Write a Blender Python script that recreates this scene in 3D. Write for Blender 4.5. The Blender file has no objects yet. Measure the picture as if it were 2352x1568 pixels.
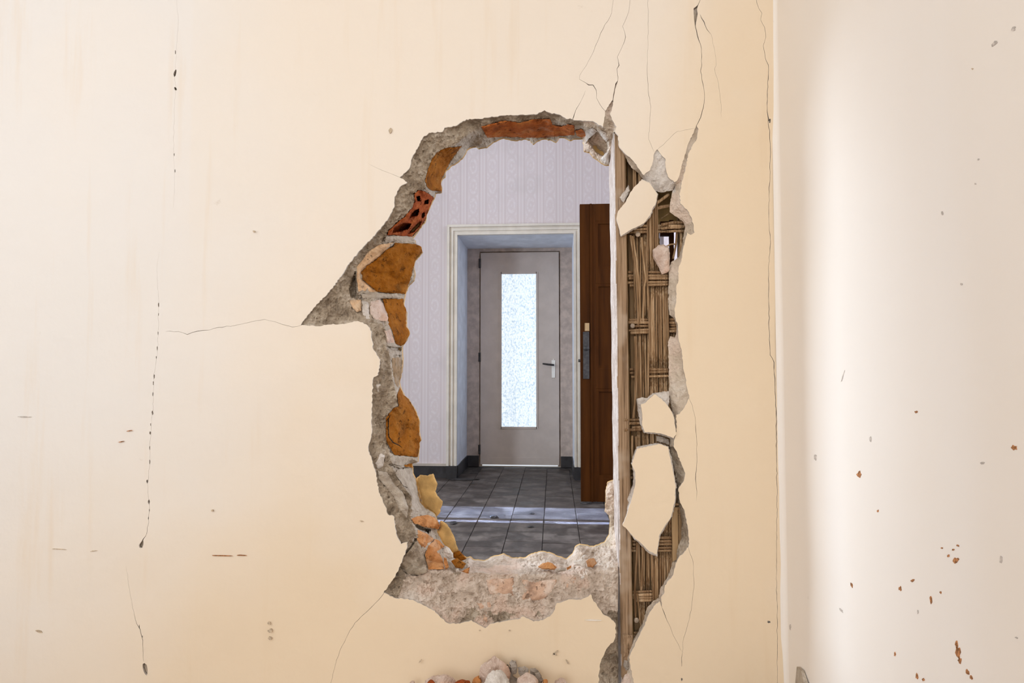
import bpy, bmesh, math, random
import numpy as np
from mathutils import Vector, Matrix, noise
from mathutils.geometry import delaunay_2d_cdt

random.seed(7)
rng = np.random.default_rng(7)
scn = bpy.context.scene
C = scn.collection

# ------------------------------------------------------------------ camera
IW, IH, FPX = 2352.0, 1568.0, 1437.3
YAW, PITCH = math.atan(96.0 / FPX), math.atan(58.0 / FPX)
CAM = Vector((0, 0, 0.93))
FW = Vector((-math.sin(YAW) * math.cos(PITCH), math.cos(YAW) * math.cos(PITCH), math.sin(PITCH)))
RT = Vector((math.cos(YAW), math.sin(YAW), 0))
UP = RT.cross(FW)
cam_d = bpy.data.cameras.new('camera')
cam_d.sensor_width = 36
cam_d.lens = FPX / IW * 36
cam_d.clip_start = 0.02
cam = bpy.data.objects.new('camera', cam_d)
C.objects.link(cam)
cam.matrix_world = Matrix(((RT.x, UP.x, -FW.x, CAM.x), (RT.y, UP.y, -FW.y, CAM.y), (RT.z, UP.z, -FW.z, CAM.z), (0, 0, 0, 1)))
scn.camera = cam

# ------------------------------------------------------------------ light and exposure
world = bpy.data.worlds.new('world')
scn.world = world
world.use_nodes = True
wb = world.node_tree.nodes['Background']
wb.inputs[0].default_value = (0.80, 0.90, 1.0, 1)
wb.inputs[1].default_value = 1.6
scn.view_settings.view_transform = 'Standard'
scn.view_settings.look = 'None'
scn.view_settings.exposure = 0.06
scn.view_settings.gamma = 1.0
scn.view_settings.use_curve_mapping = False
scn.cycles.use_denoising = True
scn.cycles.max_bounces = 6
scn.cycles.diffuse_bounces = 5
scn.cycles.glossy_bounces = 2
scn.cycles.transmission_bounces = 2
scn.cycles.caustics_reflective = False
scn.cycles.caustics_refractive = False
scn.cycles.use_adaptive_sampling = True
scn.cycles.adaptive_threshold = 0.04
scn.cycles.adaptive_min_samples = 16


def area(name, loc, aim, sx, sy, power, col, spread=180):
    d = bpy.data.lights.new(name, 'AREA')
    d.shape = 'RECTANGLE'
    d.size, d.size_y, d.energy, d.color = sx, sy, power, col
    d.spread = math.radians(spread)
    o = bpy.data.objects.new(name, d)
    C.objects.link(o)
    o.location = loc
    o.rotation_euler = (Vector(aim) - Vector(loc)).to_track_quat('-Z', 'Y').to_euler()
    return o


# daylight in the near room: a window behind the camera and one in the left wall
area('window_light_behind', (-0.55, -2.56, 1.65), (-0.4, 0, 1.40), 1.7, 1.4, 35, (1.0, 0.985, 0.965))
area('window_light_left', (-2.66, -0.5, 1.65), (0, -0.5, 1.35), 1.7, 1.5, 22, (1.0, 0.99, 0.985))
# daylight in the far room
area('far_window_light_right', (2.52, 3.0, 1.55), (0, 3.3, 1.2), 1.4, 1.6, 58, (0.84, 0.89, 1.0))
area('far_window_light_left', (-2.45, 2.95, 1.55), (0.5, 1.6, 1.0), 1.0, 1.6, 102, (0.76, 0.88, 1.0))
# narrow-beam lamps added for the daylight strips across the far floor; no shutter built
area('floor_strip_light', (-2.3, 4.025, 1.65), (-0.1, 4.025, 0.0), 0.31, 1.7, 12.0, (0.42, 0.60, 1.0), 0.35)
area('floor_line_light', (-2.3, 3.79, 1.65), (-0.1, 3.79, 0.0), 0.05, 1.7, 3.8, (0.42, 0.60, 1.0), 0.35)

# ------------------------------------------------------------------ projection helpers
Y0 = 1.4373          # front face of the broken wall; 1 px is about 1 mm there


def P(px, py, Y):
    d = FW * FPX + RT * (px - IW / 2) - UP * (py - IH / 2)
    s = Y / d.y
    return CAM + d * s


def PX(px, py, X):
    d = FW * FPX + RT * (px - IW / 2) - UP * (py - IH / 2)
    return CAM + d * (X / d.x)


def Pn(pts, Y):
    pts = np.asarray(pts, float)
    d = (np.array(FW) * FPX)[None] + (pts[:, :1] - IW / 2) * np.array(RT)[None] - (pts[:, 1:2] - IH / 2) * np.array(UP)[None]
    return np.array(CAM)[None] + d * (np.asarray(Y, float) / d[:, 1])[:, None]


# ------------------------------------------------------------------ material helpers
class NT:
    def __init__(self, name):
        self.m = bpy.data.materials.new(name)
        self.m.use_nodes = True
        self.t = self.m.node_tree
        self.b = self.t.nodes['Principled BSDF']
        self.tc = self.t.nodes.new('ShaderNodeTexCoord')

    def n(self, typ, **kw):
        nd = self.t.nodes.new(typ)
        for k, v in kw.items():
            setattr(nd, k, v)
        return nd

    def l(self, a, b):
        self.t.links.new(a, b)

    def coord(self, scale=(1, 1, 1), loc=(0, 0, 0)):
        mp = self.n('ShaderNodeMapping')
        mp.inputs['Scale'].default_value = scale
        mp.inputs['Location'].default_value = loc
        self.l(self.tc.outputs['Object'], mp.inputs[0])
        return mp.outputs[0]

    def noise(self, sc, detail=4, rough=0.55, vec=None, dist=0.0):
        nd = self.n('ShaderNodeTexNoise')
        nd.inputs['Scale'].default_value = sc
        nd.inputs['Detail'].default_value = detail
        nd.inputs['Roughness'].default_value = rough
        nd.inputs['Distortion'].default_value = dist
        self.l(vec if vec is not None else self.coord(), nd.inputs['Vector'])
        return nd.outputs['Fac']

    def ramp(self, fac, stops):
        r = self.n('ShaderNodeValToRGB')
        e = r.color_ramp.elements
        while len(e) < len(stops):
            e.new(0.5)
        for i, (p, c) in enumerate(stops):
            e[i].position = p
            e[i].color = (c[0], c[1], c[2], 1) if not isinstance(c, (int, float)) else (c, c, c, 1)
        self.l(fac, r.inputs[0])
        return r.outputs[0]

    def mix(self, fac, a, b, mode='MIX'):
        mx = self.n('ShaderNodeMix', data_type='RGBA', blend_type=mode)
        for s, v in ((0, fac), (6, a), (7, b)):
            if isinstance(v, (int, float)):
                mx.inputs[s].default_value = v
            elif isinstance(v, tuple):
                mx.inputs[s].default_value = (*v, 1)
            else:
                self.l(v, mx.inputs[s])
        return mx.outputs[2]

    def math(self, op, a, b=0.0, c=None):
        nd = self.n('ShaderNodeMath', operation=op)
        for i, v in enumerate((a, b, c)):
            if v is None:
                continue
            if isinstance(v, (int, float)):
                nd.inputs[i].default_value = v
            else:
                self.l(v, nd.inputs[i])
        return nd.outputs[0]

    def sep(self):
        s = self.n('ShaderNodeSeparateXYZ')
        self.l(self.tc.outputs['Object'], s.inputs[0])
        return s.outputs

    def rnd(self):
        return self.n('ShaderNodeObjectInfo').outputs['Random']

    def smooth(self, v, a, b):
        nd = self.n('ShaderNodeMapRange', interpolation_type='SMOOTHSTEP')
        nd.inputs[1].default_value, nd.inputs[2].default_value = a, b
        self.l(v, nd.inputs[0])
        return nd.outputs[0]

    def done(self, color, rough=0.8, bump=None, dist=0.01, strength=0.5, spec=0.3):
        if isinstance(color, tuple):
            self.b.inputs['Base Color'].default_value = (*color, 1)
        else:
            self.l(color, self.b.inputs['Base Color'])
        if isinstance(rough, (int, float)):
            self.b.inputs['Roughness'].default_value = rough
        else:
            self.l(rough, self.b.inputs['Roughness'])
        self.b.inputs['Specular IOR Level'].default_value = spec
        if bump is not None:
            bp = self.n('ShaderNodeBump')
            bp.inputs['Distance'].default_value = dist
            bp.inputs['Strength'].default_value = strength
            self.l(bump, bp.inputs['Height'])
            self.l(bp.outputs[0], self.b.inputs['Normal'])
        return self.m


def mat_paint():
    k = NT('cream_paint')
    x, y, z = k.sep()
    n1 = k.noise(1.3, 3)
    n2 = k.noise(6, 4)
    # aged paint plus painted-in room light: ochre low and right, paler above, whiter left
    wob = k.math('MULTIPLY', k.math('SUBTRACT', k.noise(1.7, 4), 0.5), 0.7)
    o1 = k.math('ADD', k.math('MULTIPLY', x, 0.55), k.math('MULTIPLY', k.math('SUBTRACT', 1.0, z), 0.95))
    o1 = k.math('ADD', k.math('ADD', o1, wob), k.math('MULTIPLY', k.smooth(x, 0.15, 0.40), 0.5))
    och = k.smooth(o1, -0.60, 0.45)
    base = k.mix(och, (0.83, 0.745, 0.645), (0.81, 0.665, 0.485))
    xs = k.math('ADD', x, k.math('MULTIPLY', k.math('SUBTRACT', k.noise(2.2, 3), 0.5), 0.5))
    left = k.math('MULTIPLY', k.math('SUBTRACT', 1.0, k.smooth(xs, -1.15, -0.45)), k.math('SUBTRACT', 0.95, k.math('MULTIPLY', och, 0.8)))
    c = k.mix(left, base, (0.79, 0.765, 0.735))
    seam = k.math('MULTIPLY', k.math('SUBTRACT', 1.0, k.smooth(k.math('ADD', x, k.math('MULTIPLY', n2, 0.012)), -0.874, -0.862)), k.smooth(z, 1.10, 1.35))
    c = k.mix(k.math('MULTIPLY', seam, 0.45), c, (0.80, 0.77, 0.74))
    patch = k.smooth(n1, 0.56, 0.66)
    c = k.mix(k.math('MULTIPLY', patch, 0.25), c, (0.84, 0.775, 0.70))
    # ochre streaks
    st = k.noise(1.0, 4, vec=k.coord((22, 1, 1.6)))
    c = k.mix(k.math('MULTIPLY', k.smooth(st, 0.56, 0.76), 0.22), c, (0.74, 0.56, 0.36))
    # rubbed brown dirt
    ds = k.noise(14, 5, 0.7)
    c = k.mix(k.math('MULTIPLY', k.smooth(ds, 0.68, 0.80), 0.35), c, (0.46, 0.36, 0.26))
    hb = k.math('ADD', k.math('MULTIPLY', n2, 1.0), k.math('MULTIPLY', k.noise(60, 3), 0.12))
    return k.done(c, 0.62, hb, 0.006, 0.5, 0.25)


def mat_white_wall():
    k = NT('white_paint')
    n1 = k.noise(1.2, 3)
    st = k.noise(1.0, 2, vec=k.coord((1, 2.6, 0.35), (0, .5, 0)))
    c = k.mix(k.smooth(n1, 0.35, 0.65), (0.85, 0.79, 0.72), (0.86, 0.81, 0.76))
    c = k.mix(k.math('MULTIPLY', k.smooth(st, 0.45, 0.66), 0.6), c, (0.88, 0.86, 0.845))
    ds = k.noise(17, 5, 0.65)
    c = k.mix(k.math('MULTIPLY', k.smooth(ds, 0.72, 0.80), 0.3), c, (0.5, 0.42, 0.36))
    return k.done(c, 0.55, k.noise(7, 4), 0.005, 0.3, 0.3)


def mat_mortar(name, dark, mid, light, pink=None):
    k = NT(name)
    n = k.noise(26, 6, 0.65)
    n2 = k.noise(90, 4, 0.6)
    n3 = k.noise(13, 3)
    c = k.ramp(n, [(0.30, dark), (0.50, mid), (0.70, light)])
    c = k.mix(k.math('MULTIPLY', k.smooth(n2, 0.35, 0.6), 0.6), k.mix(0.5, c, dark), c)
    if pink:
        c = k.mix(k.math('MULTIPLY', k.smooth(n3, 0.50, 0.64), 0.6), c, pink)
    h = k.math('ADD', k.math('MULTIPLY', n, 1.0), k.math('MULTIPLY', n2, 0.45))
    return k.done(c, 0.95, h, 0.012, 0.9, 0.1)


def mat_brick(name, a, b, dust, amt=0.35):
    k = NT(name)
    n = k.noise(32, 5, 0.6)
    n2 = k.noise(110, 3)
    n3 = k.noise(17, 4)
    c = k.ramp(n, [(0.30, tuple(v * 0.55 for v in a)), (0.48, a), (0.70, b)])
    c = k.mix(k.math('MULTIPLY', k.smooth(n3, 0.53, 0.66), amt), c, dust)
    sp_ = k.noise(55, 3, 0.7)
    c = k.mix(k.math('MULTIPLY', k.smooth(sp_, 0.60, 0.72), 0.75), c, tuple(v * 0.3 for v in a))
    h = k.math('SUBTRACT', k.math('ADD', n, k.math('MULTIPLY', n2, 0.4)), k.math('MULTIPLY', k.smooth(sp_, 0.58, 0.72), 0.5))
    return k.done(c, 0.9, h, 0.010, 0.9, 0.15)


def mat_wood(name, a, b, dark, sc=(60, 60, 3), rough=0.75, bd=0.004, rnd=True, pale=None):
    k = NT(name)
    v = k.coord(sc)
    n = k.noise(1.0, 5, 0.6, vec=v, dist=0.3)
    n2 = k.noise(9, 3)
    c = k.ramp(n, [(0.28, dark), (0.45, a), (0.68, b)])
    if rnd:
        c = k.mix(k.math('MULTIPLY', k.rnd(), 0.75), c, k.mix(1.0, c, (0.45, 0.38, 0.32), 'MULTIPLY'))
    if pale:
        c = k.mix(k.math('MULTIPLY', k.smooth(n2, 0.48, 0.62), 0.6), c, pale)
    return k.done(c, rough, n, bd, 0.6, 0.25)


def mat_plain(name, col, rough=0.6, nsc=20, amt=0.12, bd=0.002, spec=0.3, metal=0.0):
    k = NT(name)
    n = k.noise(nsc, 4)
    c = k.mix(k.math('MULTIPLY', k.smooth(n, 0.35, 0.7), 1.0), tuple(v * (1 - amt) for v in col), tuple(min(1, v * (1 + amt)) for v in col))
    k.b.inputs['Metallic'].default_value = metal
    return k.done(c, rough, n, bd, 0.4, spec)


def mat_wallpaper():
    k = NT('striped_wallpaper')
    x, y, z = k.sep()
    pitch = 0.163
    fx = k.math('FRACT', k.math('DIVIDE', k.math('ADD', x, 5.0), pitch))
    a = k.math('ABSOLUTE', k.math('SUBTRACT', fx, 0.5))            # 0 at medallion column, .5 at stripe pair
    line = k.smooth(k.math('ABSOLUTE', k.math('SUBTRACT', a, 0.42)), 0.012, 0.035)
    line2 = k.smooth(k.math('ABSOLUTE', k.math('SUBTRACT', a, 0.33)), 0.008, 0.025)
    fz = k.math('SUBTRACT', k.math('FRACT', k.math('DIVIDE', z, 0.17)), 0.5)
    r = k.math('POWER', k.math('ADD', k.math('POWER', k.math('MULTIPLY', a, 1.9), 2.0), k.math('POWER', fz, 2.0)), 0.5)
    ring = k.smooth(k.math('ABSOLUTE', k.math('SUBTRACT', k.math('FRACT', k.math('MULTIPLY', r, 3.2)), 0.5)), 0.1, 0.4)
    orn = k.math('MULTIPLY', ring, k.smooth(k.noise(60, 3), 0.3, 0.7))
    inm = k.math('SUBTRACT', 1.0, k.smooth(a, 0.22, 0.30))
    base = (0.67, 0.595, 0.615)
    c = k.mix(k.math('MULTIPLY', k.math('MULTIPLY', orn, inm), 0.6), base, (0.77, 0.73, 0.76))
    c = k.mix(k.math('MULTIPLY', k.math('SUBTRACT', 1.0, line), 0.55), c, (0.76, 0.72, 0.74))
    c = k.mix(k.math('MULTIPLY', k.math('SUBTRACT', 1.0, line2), 0.6), c, (0.57, 0.49, 0.505))
    c = k.mix(k.math('MULTIPLY', k.smooth(k.noise(3, 4), 0.5, 0.7), 0.25), c, (0.50, 0.46, 0.46))
    return k.done(c, 0.7, k.noise(50, 2), 0.001, 0.2, 0.2)


def mat_tile():
    k = NT('floor_tile')
    n = k.noise(7, 5, 0.65)
    n2 = k.noise(2.3, 4)
    c = k.ramp(n, [(0.32, (0.025, 0.019, 0.0165)), (0.52, (0.050, 0.039, 0.034)), (0.72, (0.115, 0.092, 0.082))])
    c = k.mix(k.math('MULTIPLY', k.rnd(), 0.35), c, (0.082, 0.063, 0.055))
    # the tiles do not share object coordinates: dust from world-aligned noise of each tile position
    g = k.n('ShaderNodeNewGeometry')
    nz = k.noise(4.5, 5, 0.7, vec=g.outputs['Position'])
    c = k.mix(k.math('MULTIPLY', k.smooth(nz, 0.47, 0.66), 0.75), c, (0.165, 0.138, 0.124))
    return k.done(c, k.ramp(nz, [(0.3, 0.38), (0.7, 0.75)]), n, 0.002, 0.3, 0.35)


def mat_glass():
    k = NT('hammered_glass')
    v = k.coord((1, 1, 0.75))
    vo = k.n('ShaderNodeTexVoronoi')
    vo.inputs['Scale'].default_value = 75
    k.l(v, vo.inputs['Vector'])
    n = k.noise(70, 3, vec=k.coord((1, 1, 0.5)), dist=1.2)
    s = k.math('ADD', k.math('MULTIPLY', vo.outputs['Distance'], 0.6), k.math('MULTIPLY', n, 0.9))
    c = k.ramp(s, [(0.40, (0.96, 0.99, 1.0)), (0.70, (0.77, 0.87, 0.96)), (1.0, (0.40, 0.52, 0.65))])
    k.l(c, k.b.inputs['Emission Color'])  # daylight behind the pane and its sparkle painted in as glow
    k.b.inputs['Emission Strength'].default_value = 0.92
    return k.done((0.35, 0.4, 0.45), 0.25, s, 0.003, 0.6, 0.5)


M = {}
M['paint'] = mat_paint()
M['white'] = mat_white_wall()
M['mortar'] = mat_mortar('grey_mortar', (0.18, 0.135, 0.095), (0.44, 0.36, 0.27), (0.73, 0.64, 0.53))
M['joint'] = mat_mortar('pale_mortar', (0.33, 0.27, 0.21), (0.50, 0.43, 0.35), (0.66, 0.59, 0.50))
M['sill'] = mat_mortar('dusty_masonry', (0.36, 0.28, 0.215), (0.68, 0.57, 0.48), (0.86, 0.79, 0.72), (0.64, 0.46, 0.36))
M['lip'] = mat_mortar('pale_plaster', (0.45, 0.36, 0.27), (0.70, 0.60, 0.49), (0.84, 0.78, 0.70), (0.68, 0.53, 0.43))
M['gypsum'] = mat_mortar('white_plaster', (0.48, 0.42, 0.37), (0.72, 0.66, 0.60), (0.86, 0.82, 0.78))
M['greystone'] = mat_mortar('grey_stone', (0.24, 0.20, 0.165), (0.48, 0.42, 0.36), (0.58, 0.53, 0.48))
M['pinkstone'] = mat_mortar('pink_stone', (0.48, 0.34, 0.27), (0.72, 0.59, 0.51), (0.85, 0.77, 0.70), (0.62, 0.37, 0.25))
M['brick'] = mat_brick('orange_brick', (0.28, 0.092, 0.006), (0.36, 0.135, 0.016), (0.34, 0.18, 0.055), 0.25)
M['redbrick'] = mat_brick('red_brick', (0.30, 0.06, 0.012), (0.42, 0.12, 0.03), (0.36, 0.12, 0.05), 0.3)
M['topbrick'] = mat_brick('red_orange_brick', (0.46, 0.13, 0.03), (0.58, 0.22, 0.06), (0.45, 0.27, 0.18), 0.5)
M['shard'] = mat_brick('pale_brick', (0.50, 0.21, 0.07), (0.61, 0.31, 0.13), (0.66, 0.46, 0.30), 0.4)
M['peach'] = mat_brick('peach_brick_skin', (0.66, 0.42, 0.24), (0.74, 0.53, 0.34), (0.62, 0.5, 0.38), 0.4)
M['facebrick'] = mat_brick('dusty_brick', (0.58, 0.38, 0.27), (0.68, 0.49, 0.37), (0.72, 0.60, 0.51), 0.75)
M['brownbrick'] = mat_brick('dusty_brown_brick', (0.30, 0.20, 0.11), (0.40, 0.28, 0.17), (0.45, 0.36, 0.27), 0.6)
M['ochre'] = mat_plain('ochre_plaster', (0.56, 0.35, 0.13), 0.85, 30, 0.2, 0.003)
M['wood'] = mat_wood('old_timber', (0.33, 0.215, 0.125), (0.50, 0.35, 0.225), (0.09, 0.05, 0.028), (230, 230, 5), bd=.006, pale=(0.52, 0.41, 0.31))
M['beamside'] = mat_mortar('limed_timber', (0.42, 0.33, 0.28), (0.66, 0.57, 0.52), (0.80, 0.75, 0.72))
M['cane'] = mat_wood('split_cane', (0.36, 0.22, 0.11), (0.64, 0.47, 0.30), (0.12, 0.065, 0.03), (330, 330, 6), bd=0.002)
M['board'] = mat_wood('tan_board', (0.40, 0.26, 0.13), (0.50, 0.35, 0.20), (0.22, 0.13, 0.06), (80, 80, 3))
M['nail'] = mat_plain('rusty_nail', (0.42, 0.33, 0.25), 0.7, 80, 0.3)
M['wallpaper'] = mat_wallpaper()
M['trim'] = mat_plain('cream_gloss_trim', (0.72, 0.665, 0.60), 0.45, 12, 0.06, spec=0.4)
M['reveal'] = mat_plain('reveal_plaster', (0.76, 0.79, 0.87), 0.7, 9, 0.08)
M['niche'] = mat_plain('beige_lining', (0.52, 0.43, 0.385), 0.8, 14, 0.16)
M['door'] = mat_plain('greige_door_paint', (0.57, 0.50, 0.47), 0.5, 8, 0.05, spec=0.4)
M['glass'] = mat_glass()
M['steel'] = mat_plain('white_lacquer', (0.88, 0.87, 0.85), 0.3, 30, 0.03, metal=0.0, spec=0.5)
M['dark'] = mat_plain('dark_iron', (0.045, 0.04, 0.04), 0.6, 40, 0.3)
M['skirt'] = mat_plain('dark_skirting', (0.040, 0.038, 0.042), 0.45, 10, 0.25)
M['skirtcap'] = mat_plain('skirting_cap', (0.55, 0.48, 0.42), 0.7, 10, 0.15)
M['brown'] = mat_wood('brown_varnish', (0.042, 0.0115, 0.001), (0.058, 0.0165, 0.0016), (0.026, 0.007, 0.0006), (25, 25, 2), 0.55, 0.001, False)
M['brown'].node_tree.nodes['Principled BSDF'].inputs['Specular IOR Level'].default_value = 0.08
M['tile'] = mat_tile()
M['grout'] = mat_plain('grout', (0.07, 0.062, 0.058), 0.9, 30, 0.3)
M['ceil'] = mat_plain('white_ceiling', (0.80, 0.78, 0.75), 0.8, 5, 0.03)
M['concrete'] = mat_plain('terracotta_floor', (0.38, 0.28, 0.20), 0.9, 6, 0.2)
M['rust'] = mat_plain('rusty_chip', (0.42, 0.19, 0.08), 0.85, 300, 0.5)
M['mark'] = mat_plain('dirt_mark', (0.56, 0.45, 0.33), 0.9, 200, 0.3)
M['greymark'] = mat_plain('grey_scuff', (0.55, 0.50, 0.46), 0.9, 200, 0.2)
M['chalk'] = mat_plain('white_scratch', (0.86, 0.80, 0.72), 0.9, 200, 0.05)


# ------------------------------------------------------------------ object helpers
def link(name, me, mats=(), parent=None, smooth=False):
    o = bpy.data.objects.new(name, me)
    C.objects.link(o)
    for m in (mats if isinstance(mats, (list, tuple)) else [mats]):
        me.materials.append(M[m] if isinstance(m, str) else m)
    if parent is not None:
        o.parent = parent
        o.matrix_parent_inverse = parent.matrix_world.inverted()
    if smooth:
        me.polygons.foreach_set('use_smooth', [True] * len(me.polygons))
    return o


def tag(o, label=None, cat=None, group=None, kind=None):
    if label:
        o['label'] = label
    if cat:
        o['category'] = cat
    if group:
        o['group'] = group
    if kind:
        o['kind'] = kind
    return o


def empty(name, loc=(0, 0, 0)):
    o = bpy.data.objects.new(name, None)
    o.empty_display_size = 0.05
    C.objects.link(o)
    o.location = loc
    bpy.context.view_layer.update()
    return o


def mesh_from(name, verts, faces):
    me = bpy.data.meshes.new(name)
    me.from_pydata([tuple(v) for v in verts], [], [tuple(int(i) for i in f) for f in faces])
    bm = bmesh.new()
    bm.from_mesh(me)
    bmesh.ops.recalc_face_normals(bm, faces=bm.faces)
    bm.to_mesh(me)
    bm.free()
    return me


def box(name, x0, x1, y0, y1, z0, z1, mat, parent=None, bevel=0.0):
    bm = bmesh.new()
    bmesh.ops.create_cube(bm, size=1)
    for v in bm.verts:
        v.co = Vector((x0 + (v.co.x + .5) * (x1 - x0), y0 + (v.co.y + .5) * (y1 - y0), z0 + (v.co.z + .5) * (z1 - z0)))
    if bevel:
        bmesh.ops.bevel(bm, geom=bm.edges[:], offset=bevel, segments=2, affect='EDGES', profile=0.6)
    me = bpy.data.meshes.new(name)
    bm.to_mesh(me)
    bm.free()
    return link(name, me, mat, parent)


def multibox(name, boxes, mat, parent=None):
    vs, fs = [], []
    for (x0, x1, y0, y1, z0, z1) in boxes:
        b = len(vs)
        vs += [(x0, y0, z0), (x1, y0, z0), (x1, y1, z0), (x0, y1, z0), (x0, y0, z1), (x1, y0, z1), (x1, y1, z1), (x0, y1, z1)]
        fs += [(b, b + 3, b + 2, b + 1), (b + 4, b + 5, b + 6, b + 7), (b, b + 1, b + 5, b + 4), (b + 1, b + 2, b + 6, b + 5), (b + 2, b + 3, b + 7, b + 6), (b + 3, b, b + 4, b + 7)]
    return link(name, mesh_from(name, vs, fs), mat, parent)


# ------------------------------------------------------------------ 2D outline helpers (photo pixels on the wall plane)
def rough_line(pts, step=4.0, amp=1.2, closed=True, seed=0):
    """Resample a traced outline and break it up like torn plaster."""
    out = []
    n = len(pts)
    rr = random.Random(seed)
    for i in range(n if closed else n - 1):
        a, b = pts[i], pts[(i + 1) % n]
        L = math.hypot(b[0] - a[0], b[1] - a[1])
        k = max(1, int(L / step))
        nx, ny = (-(b[1] - a[1]) / max(L, 1e-6), (b[0] - a[0]) / max(L, 1e-6))
        for j in range(k):
            f = j / k
            d = 0 if j == 0 else rr.uniform(-amp, amp)
            out.append((a[0] + (b[0] - a[0]) * f + nx * d, a[1] + (b[1] - a[1]) * f + ny * d))
    if not closed:
        out.append(pts[-1])
    return out


def inside(poly, pts):
    p = np.asarray(poly, float)
    x, y = pts[:, 0], pts[:, 1]
    r = np.zeros(len(pts), bool)
    j = len(p) - 1
    for i in range(len(p)):
        xi, yi, xj, yj = p[i, 0], p[i, 1], p[j, 0], p[j, 1]
        if yi != yj:
            cond = ((yi > y) != (yj > y)) & (x < (xj - xi) * (y - yi) / (yj - yi) + xi)
            r ^= cond
        j = i
    return r


def pdist(line, pts, closed=False):
    L = np.asarray(line, float)
    if closed:
        L = np.vstack([L, L[:1]])
    best = np.full(len(pts), 1e9)
    for a, b in zip(L[:-1], L[1:]):
        d = b - a
        q = max(d @ d, 1e-9)
        t = np.clip(((pts - a) @ d) / q, 0, 1)
        e = pts - (a + t[:, None] * d)
        best = np.minimum(best, np.einsum('ij,ij->i', e, e))
    return np.sqrt(best)


def region(outer, holes=(), spacing=5.0, clear=0.45, jit=0.35, extra=None):
    """Triangulate outer minus holes with interior points. Returns pts (n,2), tris."""
    polys = [outer] + list(holes)
    o = np.asarray(outer, float)
    x0, y0 = o.min(0)
    x1, y1 = o.max(0)
    gx, gy = np.meshgrid(np.arange(x0, x1, spacing), np.arange(y0, y1, spacing))
    g = np.stack([gx.ravel(), gy.ravel()], 1)
    if extra is not None:
        g = np.vstack([g, extra])
    g = g + rng.uniform(-jit, jit, g.shape) * spacing
    keep = inside(outer, g)
    for h in holes:
        keep &= ~inside(h, g)
    g = g[keep]
    for p in polys:
        if len(g):
            g = g[pdist(p, g, True) > clear * spacing]
    vs, es = [], []
    for p in polys:
        b = len(vs)
        vs += [Vector((float(q[0]), float(q[1]))) for q in p]
        es += [(b + i, b + (i + 1) % len(p)) for i in range(len(p))]
    vs += [Vector((float(a), float(b))) for a, b in g]
    rv, re, rf, _, _, _ = delaunay_2d_cdt(vs, es, [], 0, 1e-3, False)
    pts = np.array([(v.x, v.y) for v in rv])
    tris = np.array([f for f in rf if len(f) == 3], int)
    cen = pts[tris].mean(1)
    ok = inside(outer, cen)
    for h in holes:
        ok &= ~inside(h, cen)
    tris = tris[ok]
    used = np.unique(tris)
    remap = -np.ones(len(pts), int)
    remap[used] = np.arange(len(used))
    return pts[used], remap[tris]


def boundary(tris):
    seen = {}
    for t in tris:
        for a, b in ((t[0], t[1]), (t[1], t[2]), (t[2], t[0])):
            k = (min(a, b), max(a, b))
            seen[k] = None if k in seen else (a, b)
    return [v for v in seen.values() if v is not None]


def fbm(x, y, s, seed=0.0, oct=3):
    v, a, f = 0.0, 1.0, 1.0 / s
    for _ in range(oct):
        v += a * noise.noise(Vector((x * f + seed, y * f - seed, seed * 1.7)))
        a *= 0.5
        f *= 2.1
    return v


def fbm_arr(pts, s, seed=0.0, oct=3):
    return np.array([fbm(a, b, s, seed, oct) for a, b in pts])


def sheet(name, pts, tris, t, mats, parent=None, back=0.0, mat_idx=None, smooth=False, side_idx=None, alongray=False):
    """Sheet in the wall from photo pixels: t is the depth behind the wall face; back > 0 closes it into a slab."""
    t = np.broadcast_to(np.asarray(t, float), (len(pts),))
    v = Pn(pts, Y0 + t)
    faces = [tuple(f) for f in tris]
    n = len(v)
    verts = list(v)
    idx = list(mat_idx) if mat_idx is not None else [0] * len(faces)
    if back:
        if alongray:
            d = v - np.array(CAM)[None]
            d /= np.linalg.norm(d, axis=1)[:, None]
            w = v + d * back
        else:
            w = v + np.array([0, back, 0])[None]
        verts += list(w)
        faces += [(f[2] + n, f[1] + n, f[0] + n) for f in tris]
        idx += [side_idx or 0] * len(tris)
        bd = boundary(tris)
        faces += [(a, a + n, b + n, b) for a, b in bd]
        idx += [side_idx or 0] * len(bd)
    me = bpy.data.meshes.new(name)
    me.from_pydata([tuple(q) for q in verts], [], [tuple(int(i) for i in f) for f in faces])
    me.polygons.foreach_set('material_index', idx)
    bm = bmesh.new()
    bm.from_mesh(me)
    if back:
        bmesh.ops.recalc_face_normals(bm, faces=bm.faces)
    else:
        for f in bm.faces:
            if f.normal.y > 0:
                f.normal_flip()
    bm.to_mesh(me)
    bm.free()
    return link(name, me, mats, parent, smooth)


def ribbon(line, w):
    """A thin closed outline along a polyline; w is one width or one per point."""
    n = len(line)
    ws = [w] * n if isinstance(w, (int, float)) else list(w)
    L, R = [], []
    for i, p in enumerate(line):
        a, b = line[max(0, i - 1)], line[min(n - 1, i + 1)]
        dx, dy = b[0] - a[0], b[1] - a[1]
        q = max(math.hypot(dx, dy), 1e-6)
        h = ws[i] / 2 * (0.25 if i in (0, n - 1) else 1)
        L.append((p[0] - dy / q * h, p[1] + dx / q * h))
        R.append((p[0] + dy / q * h, p[1] - dx / q * h))
    return L + R[::-1]


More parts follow.
